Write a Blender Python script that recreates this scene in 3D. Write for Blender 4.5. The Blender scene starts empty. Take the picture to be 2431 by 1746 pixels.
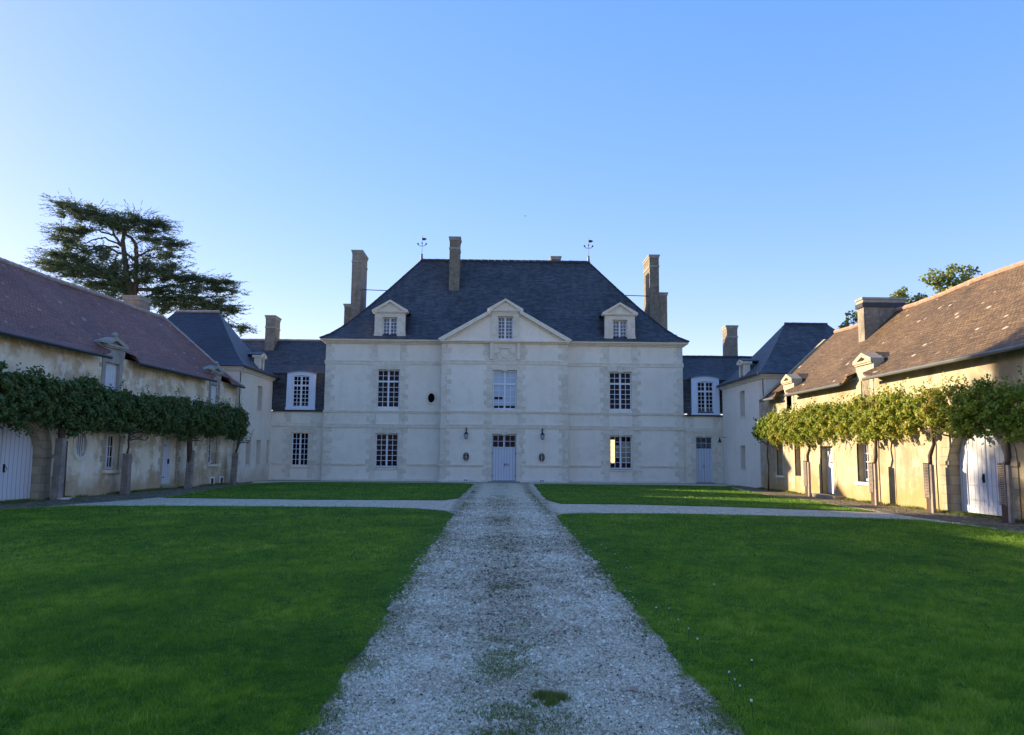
import bpy, bmesh, math, random
import numpy as np
from mathutils import Vector, Matrix
from mathutils.geometry import tessellate_polygon
from math import sin, cos, radians, pi, sqrt, atan2
random.seed(7); rng = np.random.default_rng(7)
S = bpy.context.scene; COL = S.collection

# ---------------------------------------------------------------- camera, sky, sun, exposure
def make_camera():
    yaw, pitch, roll = radians(.94), radians(6.45), radians(.5)
    f = Vector((sin(yaw)*cos(pitch), cos(yaw)*cos(pitch), sin(pitch)))
    r = Vector((cos(yaw), -sin(yaw), 0)); u = r.cross(f)
    r2 = cos(roll)*r + sin(roll)*u; u2 = -sin(roll)*r + cos(roll)*u
    c = bpy.data.cameras.new('camera'); o = bpy.data.objects.new('camera', c); COL.objects.link(o)
    o.matrix_world = Matrix((( r2.x,u2.x,-f.x,0),(r2.y,u2.y,-f.y,0),(r2.z,u2.z,-f.z,1.6),(0,0,0,1)))
    c.sensor_width = 36; c.lens = 1850/2431*36; c.clip_start = .05; c.clip_end = 5000
    S.camera = o
make_camera()
SUN_EL, SUN_AZ = radians(15.6), radians(-65)      # azimuth clockwise from +Y
world = bpy.data.worlds.new('World'); S.world = world; world.use_nodes = True
wn = world.node_tree; sky = wn.nodes.new('ShaderNodeTexSky'); sky.sky_type = 'NISHITA'; sky.sun_disc = False
sky.sun_elevation = SUN_EL; sky.sun_rotation = SUN_AZ; sky.air_density = 1.0; sky.dust_density = .35; sky.ozone_density = 3
tint = wn.nodes.new('ShaderNodeMix'); tint.data_type = 'RGBA'; tint.blend_type = 'MULTIPLY'; tint.inputs[0].default_value = 1; tint.inputs[7].default_value = (.75,.575,.64,1)
bg = wn.nodes['Background']; wn.links.new(sky.outputs[0], tint.inputs[6]); 
sgam = wn.nodes.new('ShaderNodeGamma'); sgam.inputs[1].default_value = .42; shs = wn.nodes.new('ShaderNodeHueSaturation'); shs.inputs['Saturation'].default_value = 2.2; shs.inputs['Value'].default_value = .95
wn.links.new(tint.outputs[2], sgam.inputs[0]); wn.links.new(sgam.outputs[0], shs.inputs['Color']); wn.links.new(shs.outputs[0], bg.inputs[0]); bg.inputs[1].default_value = .15
sl = bpy.data.lights.new('sun', 'SUN'); sl.energy = 2.0; sl.angle = radians(.5); sl.color = (1, .80, .54)
so = bpy.data.objects.new('sun', sl); COL.objects.link(so)
sd = Vector((sin(SUN_AZ)*cos(SUN_EL), cos(SUN_AZ)*cos(SUN_EL), sin(SUN_EL)))
so.rotation_euler = sd.to_track_quat('Z', 'Y').to_euler(); so.location = sd*120
S.view_settings.view_transform = 'Standard'; S.view_settings.look = 'None'; S.view_settings.gamma = 1
S.view_settings.exposure = 2.62

# ---------------------------------------------------------------- materials
MAT = {}
class NT:
    def __init__(s, name, rough=.8, spec=.3):
        m = bpy.data.materials.new(name); m.use_nodes = True; s.m = m; s.t = m.node_tree
        s.b = s.t.nodes['Principled BSDF']; s.b.inputs['Roughness'].default_value = rough
        s.b.inputs['Specular IOR Level'].default_value = spec; MAT[name] = m
        s.geo = None
    def n(s, ty, **k):
        o = s.t.nodes.new(ty)
        for a, v in k.items():
            if a in o.inputs: o.inputs[a].default_value = v
            else: setattr(o, a, v)
        return o
    def l(s, a, b): s.t.links.new(a, b)
    def obj(s):
        return s.n('ShaderNodeTexCoord').outputs['Object']
    def uv(s): return s.n('ShaderNodeTexCoord').outputs['UV']
    def pos(s): return s.n('ShaderNodeNewGeometry').outputs['Position']
    def map(s, v, sc):
        m = s.n('ShaderNodeMapping'); s.l(v, m.inputs[0]); m.inputs['Scale'].default_value = sc; return m.outputs[0]
    def noise(s, v, sc, det=4, rough=.55, out='Fac'):
        o = s.n('ShaderNodeTexNoise'); s.l(v, o.inputs['Vector']); o.inputs['Scale'].default_value = sc
        o.inputs['Detail'].default_value = det; o.inputs['Roughness'].default_value = rough; return o.outputs[out]
    def ramp(s, f, stops):
        r = s.n('ShaderNodeValToRGB'); e = r.color_ramp.elements
        while len(e) < len(stops): e.new(.5)
        for q, (p, c) in zip(e, stops):
            q.position = p; q.color = (c if len(c) == 4 else (*c, 1)) if not isinstance(c, (int, float)) else (c, c, c, 1)
        s.l(f, r.inputs[0]); return r.outputs[0]
    def mix(s, f, a, b, mode='MIX'):
        m = s.n('ShaderNodeMix'); m.data_type = 'RGBA'; m.blend_type = mode
        for i, v in ((0, f), (6, a), (7, b)):
            if isinstance(v, (int, float)): m.inputs[i].default_value = v
            elif isinstance(v, tuple): m.inputs[i].default_value = (*v, 1)
            else: s.l(v, m.inputs[i])
        return m.outputs[2]
    def math(s, op, a, b=None):
        m = s.n('ShaderNodeMath'); m.operation = op
        for i, v in ((0, a), (1, b)):
            if v is None: continue
            if isinstance(v, (int, float)): m.inputs[i].default_value = v
            else: s.l(v, m.inputs[i])
        return m.outputs[0]
    def bump(s, h, st=.3, d=.02):
        b = s.n('ShaderNodeBump'); b.inputs['Strength'].default_value = st; b.inputs['Distance'].default_value = d
        s.l(h, b.inputs['Height']); s.l(b.outputs[0], s.b.inputs['Normal'])
    def col(s, c):
        if isinstance(c, tuple): s.b.inputs['Base Color'].default_value = (*c, 1)
        else: s.l(c, s.b.inputs['Base Color'])

def plaster(name, base, stain, stain2, sc=.5, amt=.5, lowz=None, k=0.):
    t = NT(name, .9, .15); p = t.pos()
    big = t.noise(p, sc, 6, .65); med = t.noise(p, sc*4.5, 5, .6); fine = t.noise(p, 38, 3)
    c = t.mix(t.ramp(big, [(.38+k, 0.), (.66-k, amt)]), base, stain)
    c = t.mix(t.ramp(med, [(.5+k*.3, 0.), (.72-k, amt*.8)]), c, stain2)
    stk = t.noise(t.map(p, (3.2,3.2,.22)), 1., 4, .6); c = t.mix(t.ramp(stk, [(.52, 0.), (.78, .45)]), c, stain2)
    if lowz:      # damp stained foot of the wall, a ragged edge
        sx = t.n('ShaderNodeSeparateXYZ'); t.l(p, sx.inputs[0])
        h = t.math('ADD', sx.outputs[2], t.math('MULTIPLY', t.math('SUBTRACT', big, .5), -2.4))
        c = t.mix(t.ramp(t.math('MULTIPLY', h, .5), [(.12, .75), (.5, 0.)]), c, lowz)
    c = t.mix(.25, c, t.ramp(fine, [(.3, (.55,.55,.55)), (.7, (1.,1.,1.))]), 'MULTIPLY')
    t.col(c); t.bump(t.math('ADD', med, t.math('MULTIPLY', fine, .4)), .35, .03)
plaster('limewash', (.86,.79,.67), (.76,.69,.56), (.70,.63,.52), .45, .7)
plaster('tower_render', (.80,.735,.62), (.68,.60,.47), (.60,.54,.44), .5, .6, (.55,.45,.32))
plaster('ochre_render', (.80,.71,.53), (.54,.44,.29), (.86,.82,.72), .55, 1., (.42,.31,.17), .09)
plaster('ochre_render_right', (.45,.375,.245), (.33,.265,.165), (.52,.47,.36), .6, 1., (.42,.28,.11), .06)  # sunlit copy of the same render, colour lowered to hold back its brightness
plaster('chimney_render', (.30,.26,.205), (.16,.14,.11), (.42,.36,.27), 1.2, .9)
plaster('chimney_old', (.23,.20,.15), (.10,.09,.07), (.40,.36,.28), 3.5, .95)
def stone(name, c1, c2, mortar, bw=.55, bh=.3):
    t = NT(name, .88, .2); u = t.uv()
    b = t.n('ShaderNodeTexBrick'); t.l(u, b.inputs[0]); b.inputs['Color1'].default_value = (*c1,1); b.inputs['Color2'].default_value = (*c2,1)
    b.inputs['Mortar'].default_value = (*mortar,1); b.inputs['Scale'].default_value = 1; b.inputs['Brick Width'].default_value = bw
    b.inputs['Row Height'].default_value = bh; b.inputs['Mortar Size'].default_value = .008
    p = t.pos(); n1 = t.noise(p, 2.6, 6, .7); n2 = t.noise(p, 30, 3)
    c = t.mix(t.ramp(n1, [(.45, 0.), (.75, .55)]), b.outputs[0], tuple(x*.68 for x in c2))
    c = t.mix(.25, c, t.ramp(n2, [(.3, .6), (.7, 1.)]), 'MULTIPLY'); t.col(c)
    t.bump(t.math('ADD', n2, t.math('MULTIPLY', b.outputs[1], -2.)), .4, .012)
stone('ashlar', (.60,.56,.475), (.50,.465,.385), (.33,.30,.24))
stone('ashlar_warm', (.46,.39,.275), (.35,.29,.20), (.22,.18,.13), .5, .28)
def plain_stone(name, a, b, sc=3.):
    t = NT(name, .85, .2); p = t.pos(); n1 = t.noise(p, sc, 6, .7); n2 = t.noise(p, 34, 3)
    t.col(t.mix(.3, t.mix(t.ramp(n1, [(.35, 0.), (.72, 1.)]), a, b), t.ramp(n2, [(.3, .6), (.7, 1.)]), 'MULTIPLY')); t.bump(n2, .3, .01)
def block_stone(name, a, b):
    t = NT(name, .85, .2); p = t.pos(); v = t.n('ShaderNodeTexVoronoi'); t.l(t.map(p, (1.9,1.9,3.3)), v.inputs['Vector']); v.inputs['Scale'].default_value = 1
    s = t.n('ShaderNodeSeparateColor'); t.l(v.outputs['Color'], s.inputs[0]); n1 = t.noise(p, 5., 6, .7); n2 = t.noise(p, 34, 3)
    c = t.mix(s.outputs[0], a, b); c = t.mix(t.ramp(n1, [(.5, 0.), (.75, .5)]), c, tuple(x*.62 for x in b)); t.col(t.mix(.35, c, t.ramp(n2, [(.3, .6), (.7, 1.)]), 'MULTIPLY')); t.bump(t.math('ADD', n2, n1), .4, .012)
plain_stone('trim_stone', (.80,.73,.60), (.62,.56,.45))
block_stone('quoin_stone', (.80,.73,.60), (.64,.58,.46))
plain_stone('quoin_stone_warm', (.50,.44,.33), (.38,.31,.20), 1.1)
plain_stone('grey_stone', (.40,.38,.34), (.22,.21,.18), 2.)
plain_stone('weathered_stone', (.42,.40,.345), (.24,.225,.19), 6.)
plain_stone('dark_wood', (.11,.07,.05), (.055,.038,.03), 6.)
plain_stone('slat_wood', (.40,.33,.27), (.24,.19,.15), 6.)
plain_stone('grey_wood', (.31,.275,.235), (.13,.11,.09), 3.)
plain_stone('bark', (.12,.085,.06), (.045,.033,.025), 9.)
plain_stone('cedar_bark', (.10,.075,.062), (.045,.036,.032), 4.)
plain_stone('step_stone', (.36,.31,.23), (.25,.21,.15), 4.)
plain_stone('mortar_ridge', (.46,.40,.36), (.30,.24,.21), 4.)
plain_stone('ridge_clay', (.36,.19,.125), (.46,.33,.26), 5.)
plain_stone('slate_edge', (.075,.08,.095), (.045,.05,.062), 5.)
def roofing(name, c1, c2, mortar, bw, bh, speck=None, streak=(.5, .8), rough=.6, bs=.6, patch=None, off=.5):
    t = NT(name, rough, .35); u = t.uv()
    b = t.n('ShaderNodeTexBrick'); t.l(u, b.inputs[0]); b.inputs['Color1'].default_value = (*c1,1); b.inputs['Color2'].default_value = (*c2,1)
    b.inputs['Mortar'].default_value = (*mortar,1); b.inputs['Scale'].default_value = 1; b.inputs['Brick Width'].default_value = bw
    b.inputs['Row Height'].default_value = bh; b.inputs['Mortar Size'].default_value = bh*(.16 if 'tile' in name else .08); b.inputs['Bias'].default_value = 0
    b.offset = off
    st = t.noise(t.map(u, (1.2, 7., 1)), 1., 6, .7); big = t.noise(u, .33, 4, .6)
    vs = t.noise(t.map(u, (2.5, .35, 1)), 1., 4, .6)
    c = t.mix(1., b.outputs[0], t.ramp(st, [(.3, streak[0]), (.7, 1.+streak[1]*.5)]), 'MULTIPLY')
    c = t.mix(1., c, t.ramp(big, [(.3, .72), (.7, 1.2)]), 'MULTIPLY')
    if patch: c = t.mix(t.ramp(vs, [(.52, 0.), (.68, .5)]), c, patch)
    if speck:
        v = t.n('ShaderNodeTexVoronoi'); t.l(t.map(u, (1/.34, 1/.2, 1)), v.inputs['Vector']); v.inputs['Scale'].default_value = 1
        sp = t.n('ShaderNodeSeparateColor'); t.l(v.outputs['Color'], sp.inputs[0])
        m = t.math('MULTIPLY', t.ramp(sp.outputs[0], [(.955, 0.), (.965, 1.)]), t.ramp(v.outputs['Distance'], [(.25, 1.), (.4, 0.)]))
        c = t.mix(m, c, speck)
    t.col(c)
    # each course tilts up at its lower edge
    sx = t.n('ShaderNodeSeparateXYZ'); t.l(u, sx.inputs[0])
    saw = t.math('FRACT', t.math('DIVIDE', sx.outputs[1], bh))
    h = t.math('ADD', t.math('MULTIPLY', saw, -1.), t.math('MULTIPLY', b.outputs[1], -.6))
    h = t.math('ADD', h, t.math('MULTIPLY', st, .9)); t.bump(h, bs, .02)
roofing('slate', (.075,.076,.080), (.034,.035,.040), (.014,.015,.018), .24, .13, None, (.40, 1.9), .55, .8, (.085,.095,.095))
roofing('slate_new', (.052,.060,.080), (.038,.045,.060), (.014,.018,.026), .24, .13, None, (.8, .35), .5, .4)
roofing('plum_tile', (.33,.125,.085), (.22,.085,.06), (.10,.045,.035), .17, .115, (.33,.24,.22), (.7, .6), .7, .8)
roofing('brown_tile', (.19,.122,.056), (.115,.072,.034), (.075,.046,.024), .17, .115, (.50,.40,.29), (.5, 1.4), .8, .9)
def paint(name, c, c2, rough=.55, planks=False, sc=2.):
    t = NT(name, rough, .4); p = t.pos(); u = t.uv()
    n = t.noise(t.map(p, (1.,1.,.35)), sc, 6, .7); c_ = t.mix(t.ramp(n, [(.5, 0.), (.8, .7)]), c, c2)
    if planks:
        sx = t.n('ShaderNodeSeparateXYZ'); t.l(u, sx.inputs[0]); fr = t.math('FRACT', t.math('MULTIPLY', sx.outputs[0], 1/planks))
        g = t.ramp(fr, [(.0, 0.), (.05, 1.)]); c_ = t.mix(1., c_, t.ramp(fr, [(.0, .3), (.10, .5), (.12, 1.)]), 'MULTIPLY'); t.bump(g, .6, .01)
    t.col(c_)
paint('window_paint', (.68,.69,.72), (.58,.60,.64), .5)
paint('door_paint', (.52,.56,.63), (.44,.48,.56), .5, .17)
paint('surround_paint', (.62,.68,.78), (.52,.58,.68), .5)
paint('white_door', (.62,.64,.68), (.50,.50,.48), .55, .16)
paint('gate_paint', (.60,.62,.66), (.46,.43,.36), .6, .2, 1.2)
paint('white_paint', (.78,.78,.78), (.7,.7,.7))
paint('zinc', (.16,.17,.18), (.10,.105,.11), .45)
paint('gutter_grey', (.12,.125,.115), (.07,.075,.07), .5)
paint('gutter_dark', (.035,.033,.035), (.05,.045,.045), .5)
paint('lead', (.17,.19,.21), (.11,.12,.14), .5)
paint('iron', (.02,.02,.022), (.035,.03,.028), .5)
t = NT('glass', .06, .07); t.col((.010,.008,.018))
g_ = t.noise(t.pos(), 1.7, 3); t.bump(g_, .12, .02)
t = NT('glass_reflecting', .08, .6); t.col(t.mix(t.ramp(t.noise(t.pos(), 5., 3), [(.45, 0.), (.6, 1.)]), (.02,.02,.03), (.10,.12,.16)))
t = NT('blind', .6, .5); t.col(t.mix(t.ramp(t.noise(t.pos(), 2., 3), [(.35, 0.), (.7, 1.)]), (.44,.53,.62), (.36,.45,.55)))
t = NT('lantern_glass', .15, .5); t.col((.40,.44,.48))
t = NT('glow_patch', .8, .2); t.col((.62,.48,.22)); t.b.inputs['Emission Color'].default_value = (1,.72,.28,1); t.b.inputs['Emission Strength'].default_value = .35  # glow added to stand in for warm light seen in one window
t = NT('dark_void', .9, .1); t.col((.006,.006,.008))
def leafmat(name, cols, rough=.5, trans=.25):
    t = NT(name, rough, .3); a = t.n('ShaderNodeAttribute'); a.attribute_name = 'shade'
    c = t.ramp(a.outputs['Fac'], cols); t.col(c)
    if trans:
        tr = t.n('ShaderNodeBsdfTranslucent'); t.l(c, tr.inputs[0]); mx = t.n('ShaderNodeMixShader'); mx.inputs[0].default_value = trans
        t.l(t.b.outputs[0], mx.inputs[1]); t.l(tr.outputs[0], mx.inputs[2]); t.l(mx.outputs[0], t.t.nodes['Material Output'].inputs[0])
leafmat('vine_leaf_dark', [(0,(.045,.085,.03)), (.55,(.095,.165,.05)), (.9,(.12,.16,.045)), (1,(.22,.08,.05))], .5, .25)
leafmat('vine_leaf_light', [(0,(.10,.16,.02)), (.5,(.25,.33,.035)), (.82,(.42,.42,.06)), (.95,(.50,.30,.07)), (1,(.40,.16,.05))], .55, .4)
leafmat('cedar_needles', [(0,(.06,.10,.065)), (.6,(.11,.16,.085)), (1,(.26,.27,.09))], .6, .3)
leafmat('tree_leaf', [(0,(.15,.20,.05)), (.6,(.27,.32,.09)), (1,(.42,.38,.14))], .5, .4)
leafmat('grass_blade', [(0,(.07,.17,.016)), (.45,(.16,.31,.022)), (.85,(.34,.46,.04)), (1,(.44,.40,.17))], .5, .35)
leafmat('weed_blade', [(0,(.06,.11,.02)), (.5,(.15,.22,.04)), (1,(.30,.28,.11))], .6, .3)
leafmat('pebble', [(0,(.11,.08,.045)), (.3,(.40,.30,.19)), (.7,(.68,.54,.37)), (1,(.90,.79,.61))], .85, 0)
# ground materials
t = NT('gravel', .9, .15); p = t.pos(); sx = t.n('ShaderNodeSeparateXYZ'); t.l(p, sx.inputs[0])
v = t.n('ShaderNodeTexVoronoi'); t.l(p, v.inputs[0]); v.inputs['Scale'].default_value = 34
vs = t.n('ShaderNodeSeparateColor'); t.l(v.outputs['Color'], vs.inputs[0])
c = t.ramp(vs.outputs[0], [(0, (.32,.24,.15)), (.45, (.62,.50,.34)), (1, (.84,.73,.55))])
n1 = t.noise(p, 1.1, 7, .7); n2 = t.noise(t.map(p, (1., .45, 1)), 3.2, 6, .75)
c = t.mix(t.ramp(n2, [(.5, 0.), (.75, .55)]), c, (.17,.145,.11))
# grass creeping in along the crown of the drive
mid = t.math('ABSOLUTE', t.math('SUBTRACT', sx.outputs[0], .12))
g = t.math('MULTIPLY', t.ramp(t.math('MULTIPLY', mid, .8), [(.12, 1.), (.55, 0.)]), t.ramp(n1, [(.42, 0.), (.62, 1.)]))
c = t.mix(t.math('MULTIPLY', g, .55), c, (.17,.19,.08))
ed = t.math('ABSOLUTE', t.math('SUBTRACT', sx.outputs[0], .15)); c = t.mix(t.math('MULTIPLY', t.ramp(t.math('MULTIPLY', ed, .5), [(.46, 0.), (.64, .8), (.76, .7), (.84, 0.)]), t.ramp(n2, [(.35, 0.), (.6, 1.)])), c, (.15,.105,.06)); t.col(c)
t.bump(t.math('ADD', v.outputs['Distance'], t.math('MULTIPLY', n2, .6)), .7, .03)
t = NT('verge', .95, .1); p = t.pos()
v = t.n('ShaderNodeTexVoronoi'); t.l(p, v.inputs[0]); v.inputs['Scale'].default_value = 7; v.feature = 'DISTANCE_TO_EDGE'
v2 = t.n('ShaderNodeTexVoronoi'); t.l(p, v2.inputs[0]); v2.inputs['Scale'].default_value = 7; vs = t.n('ShaderNodeSeparateColor'); t.l(v2.outputs['Color'], vs.inputs[0])
c = t.ramp(vs.outputs[0], [(0, (.17,.135,.09)), (1, (.34,.29,.21))])
c = t.mix(t.ramp(v.outputs['Distance'], [(.0, 1.), (.10, 0.)]), c, (.07,.065,.035))
c = t.mix(t.ramp(t.noise(p, .9, 6, .7), [(.5, 0.), (.68, .8)]), c, (.085,.10,.04)); t.col(c)
t.bump(t.ramp(v.outputs['Distance'], [(.0, 0.), (.2, 1.)]), .8, .05)
t = NT('lawn', .9, .1); p = t.pos()
n1 = t.noise(p, .35, 5, .6); n2 = t.noise(t.map(p, (1., .5, 1)), 2.6, 6, .7); n3 = t.noise(p, 40, 3, .7)
c = t.ramp(n1, [(.3, (.055,.16,.012)), (.5, (.09,.21,.016)), (.72, (.15,.28,.022))])
c = t.mix(t.ramp(n2, [(.35, .75), (.6, 0.)]), c, (.012,.055,.012))
c = t.mix(.8, c, t.ramp(n3, [(.3, .3), (.7, 1.5)]), 'MULTIPLY'); t.col(c); t.bump(t.math('ADD', n3, t.math('MULTIPLY', n2, 2.)), 1., .06)
t = NT('field', .95, .1); p = t.pos(); t.col(t.mix(t.ramp(t.noise(p, .2, 6), [(.3, 0.), (.7, 1.)]), (.34,.29,.17), (.24,.23,.11)))  # ground outside the view, kept pale to bounce warm sunlight onto the front
t = NT('paving', .9, .2); p = t.pos(); t.col(t.mix(t.ramp(t.noise(p, 2.5, 6, .7), [(.35, 0.), (.7, 1.)]), (.36,.34,.30), (.22,.21,.18))); t.bump(t.noise(p, 20, 3), .3, .02)

# ---------------------------------------------------------------- mesh helpers
class MB:
    def __init__(s): s.v = []; s.f = []
    def add(s, vs, fs):
        o = len(s.v); s.v += [tuple(q) for q in vs]; s.f += [tuple(i+o for i in f) for f in fs]; return s
    def box(s, x0, x1, y0, y1, z0, z1):
        if x1 < x0: x0, x1 = x1, x0
        if y1 < y0: y0, y1 = y1, y0
        if z1 < z0: z0, z1 = z1, z0
        return s.add([(x0,y0,z0),(x1,y0,z0),(x1,y1,z0),(x0,y1,z0),(x0,y0,z1),(x1,y0,z1),(x1,y1,z1),(x0,y1,z1)],
              [(0,3,2,1),(4,5,6,7),(0,1,5,4),(1,2,6,5),(2,3,7,6),(3,0,4,7)])
    def prism(s, pts, y0, y1):        # closed outline in (x,z), extruded along y
        n = len(pts); vs = [(x,y0,z) for x,z in pts]+[(x,y1,z) for x,z in pts]
        tr = tessellate_polygon([[Vector((x,z,0)) for x,z in pts]])
        fs = [tuple(t) for t in tr]+[tuple(i+n for i in t[::-1]) for t in tr]
        fs += [(i,(i+1)%n,(i+1)%n+n,i+n) for i in range(n)]
        return s.add(vs, fs)
    def prismx(s, pts, x0, x1):       # outline in (y,z), extruded along x
        n = len(pts); vs = [(x0,y,z) for y,z in pts]+[(x1,y,z) for y,z in pts]
        tr = tessellate_polygon([[Vector((y,z,0)) for y,z in pts]])
        fs = [tuple(t) for t in tr]+[tuple(i+n for i in t[::-1]) for t in tr]
        fs += [(i,(i+1)%n,(i+1)%n+n,i+n) for i in range(n)]
        return s.add(vs, fs)
    def ring(s, outer, inner, y0, y1):   # two loops (x,z) of equal count
        n = len(outer); vs = [(x,y0,z) for x,z in outer]+[(x,y0,z) for x,z in inner]+[(x,y1,z) for x,z in outer]+[(x,y1,z) for x,z in inner]
        fs = []
        for i in range(n):
            j = (i+1) % n; fs += [(i,j,n+j,n+i),(2*n+i,3*n+i,3*n+j,2*n+j),(i,2*n+i,2*n+j,j),(n+i,n+j,3*n+j,3*n+i)]
        return s.add(vs, fs)
    def strip(s, outer, inner, y0, y1):  # open ring
        n = len(outer)
        for i in range(n-1):
            a,b,c,d = outer[i],outer[i+1],inner[i+1],inner[i]
            vs = [(p[0],y,p[1]) for y in (y0,y1) for p in (a,b,c,d)]
            s.add(vs, [(0,1,2,3),(4,7,6,5),(0,4,5,1),(1,5,6,2),(2,6,7,3),(3,7,4,0)])
        return s
    def tube(s, pts, rs, n=6):
        pts = [Vector(p) for p in pts]; 
        if isinstance(rs, (int, float)): rs = [rs]*len(pts)
        vs = []; fs = []
        for i, p in enumerate(pts):
            d = (pts[min(i+1, len(pts)-1)]-pts[max(i-1, 0)]); d = d.normalized() if d.length > 1e-6 else Vector((0,0,1))
            a = d.cross(Vector((0,0,1)) if abs(d.z) < .9 else Vector((1,0,0))).normalized(); b = d.cross(a)
            for k in range(n):
                an = 2*pi*k/n; vs.append(p+(a*cos(an)+b*sin(an))*rs[i])
        for i in range(len(pts)-1):
            for k in range(n):
                fs.append((i*n+k, i*n+(k+1)%n, (i+1)*n+(k+1)%n, (i+1)*n+k))
        fs += [tuple(range(n))[::-1], tuple(range((len(pts)-1)*n, len(pts)*n))]
        return s.add(vs, fs)
    def lathe(s, c, prof, n=12):
        vs = []; fs = []
        for r, z in prof:
            for k in range(n): vs.append((c[0]+r*cos(2*pi*k/n), c[1]+r*sin(2*pi*k/n), c[2]+z))
        for i in range(len(prof)-1):
            for k in range(n): fs.append((i*n+k, i*n+(k+1)%n, (i+1)*n+(k+1)%n, (i+1)*n+k))
        return s.add(vs, fs)
    def panel(s, outer, holes, y0, depth):  # wall face at y0 with holes and reveals going back by depth
        loops = [[Vector((x,z,0)) for x,z in outer]]+[[Vector((x,z,0)) for x,z in h] for h in holes]
        tr = tessellate_polygon(loops); flat = [q for l in loops for q in l]
        s.add([(q.x,y0,q.y) for q in flat], [tuple(t) for t in tr])
        for h in holes:
            n = len(h); s.add([(x,y0,z) for x,z in h]+[(x,y0+depth,z) for x,z in h], [(i,(i+1)%n,(i+1)%n+n,i+n) for i in range(n)])
        return s
    def build(s, name, mat, parent=None, smooth=False, merge=False, fixn=True):
        me = bpy.data.meshes.new(name); me.from_pydata(s.v, [], s.f)
        bm = bmesh.new(); bm.from_mesh(me)
        if merge: bmesh.ops.remove_doubles(bm, verts=bm.verts, dist=1e-4)
        if fixn: bmesh.ops.recalc_face_normals(bm, faces=bm.faces)
        uvl = bm.loops.layers.uv.new('UVMap')
        for f in bm.faces:
            n = f.normal
            if abs(n.z) > .995 or n.length < .1: u, v = Vector((1,0,0)), Vector((0,1,0))
            else:
                u = Vector((0,0,1)).cross(n).normalized(); v = n.cross(u)
            for l in f.loops: l[uvl].uv = (l.vert.co.dot(u), l.vert.co.dot(v))
            f.smooth = smooth
        bm.to_mesh(me); bm.free()
        o = bpy.data.objects.new(name, me); me.materials.append(MAT[mat]); COL.objects.link(o); o.parent = parent
        return o
def npmesh(name, V, F, mat, parent=None, shade=None, k=4):   # V (n,3), F (m,k), per-face shade
    me = bpy.data.meshes.new(name); nv, nf = len(V), len(F)
    me.vertices.add(nv); me.vertices.foreach_set('co', V.astype(np.float32).ravel())
    me.loops.add(nf*k); me.loops.foreach_set('vertex_index', F.astype(np.int32).ravel())
    me.polygons.add(nf); me.polygons.foreach_set('loop_start', np.arange(0, nf*k, k, dtype=np.int32)); me.polygons.foreach_set('loop_total', np.full(nf, k, dtype=np.int32))
    me.update(); me.validate()
    if shade is not None:
        a = me.attributes.new('shade', 'FLOAT', 'FACE'); a.data.foreach_set('value', shade.astype(np.float32))
    me.materials.append(MAT[mat]); o = bpy.data.objects.new(name, me); COL.objects.link(o); o.parent = parent; return o
def thing(name, label, cat, loc=(0,0,0), ang=0, group=None):
    o = bpy.data.objects.new(name, None); COL.objects.link(o); o.location = loc; o.rotation_euler = (0,0,radians(ang)); o.empty_display_size = .2
    return tag(o, label, cat, group)
def tag(o, label, cat, group=None, kind=None):
    o['label'] = label; o['category'] = cat
    if group: o['group'] = group
    if kind: o['kind'] = kind
    return o
def struct(o): o['kind'] = 'structure'; return o
def rect(x0, x1, z0, z1): return [(x0,z0),(x1,z0),(x1,z1),(x0,z1)]
def oval(cx, cz, rx, rz, n=28): return [(cx+rx*cos(2*pi*k/n), cz+rz*sin(2*pi*k/n)) for k in range(n)]
def archpts(cx, hw, zs, rise, n=16): return [(cx+hw*cos(pi*k/n), zs+rise*sin(pi*k/n)) for k in range(n+1)]
def arch(cx, hw, z0, zs, rise): return [(cx-hw,z0),(cx+hw,z0)]+archpts(cx, hw, zs, rise)
# ---------------------------------------------------------------- building pieces
def window(P, cx, y, z0, z1, w, rows, trows=0, cols=2, leaves=2, glass='glass', mat='window_paint', name='window', label=None, bar=.032, rise=0):
    """painted casement: frame and bars as the part, its glass as a sub-part"""
    m = MB(); fr = .065; th = .07; x0, x1 = cx-w/2, cx+w/2
    m.box(x0, x0+fr, y, y+th, z0, z1); m.box(x1-fr, x1, y, y+th, z0, z1)
    m.box(x0+fr, x1-fr, y, y+th, z0, z0+fr*1.5); m.box(x0+fr, x1-fr, y, y+th, z1-fr, z1)
    iz0, iz1 = z0+fr*1.5, z1-fr; tb = .11 if trows else 0
    rh = (iz1-iz0-tb)/(rows+trows); zt = iz0+rows*rh
    if trows: m.box(x0+fr, x1-fr, y-.01, y+th, zt, zt+tb)
    post = .11 if leaves == 2 else 0
    spans = [(x0+fr, cx-post/2), (cx+post/2, x1-fr)] if leaves == 2 else [(x0+fr, x1-fr)]
    if leaves == 2: m.box(cx-post/2, cx+post/2, y-.012, y+th, iz0, iz1)
    for a, b in spans:
        for k in range(1, cols):
            xx = a+(b-a)*k/cols
            for za, zb in ([(iz0, zt), (zt+tb, iz1)] if trows else [(iz0, iz1)]): m.box(xx-bar/2, xx+bar/2, y+.012, y+th-.012, za, zb)
        for k in range(1, rows): m.box(a, b, y+.015, y+th-.015, iz0+rh*k-bar/2, iz0+rh*k+bar/2)
        for k in range(1, trows): m.box(a, b, y+.015, y+th-.015, zt+tb+rh*k-bar/2, zt+tb+rh*k+bar/2)
    o = m.build(name, mat, P)
    if label: o['label'] = label
    MB().add([(x0+.01,y+.04,z0+.01),(x1-.01,y+.04,z0+.01),(x1-.01,y+.04,z1-.01),(x0+.01,y+.04,z1-.01)], [(0,1,2,3)]).build('pane', glass, o)
    return o
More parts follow.
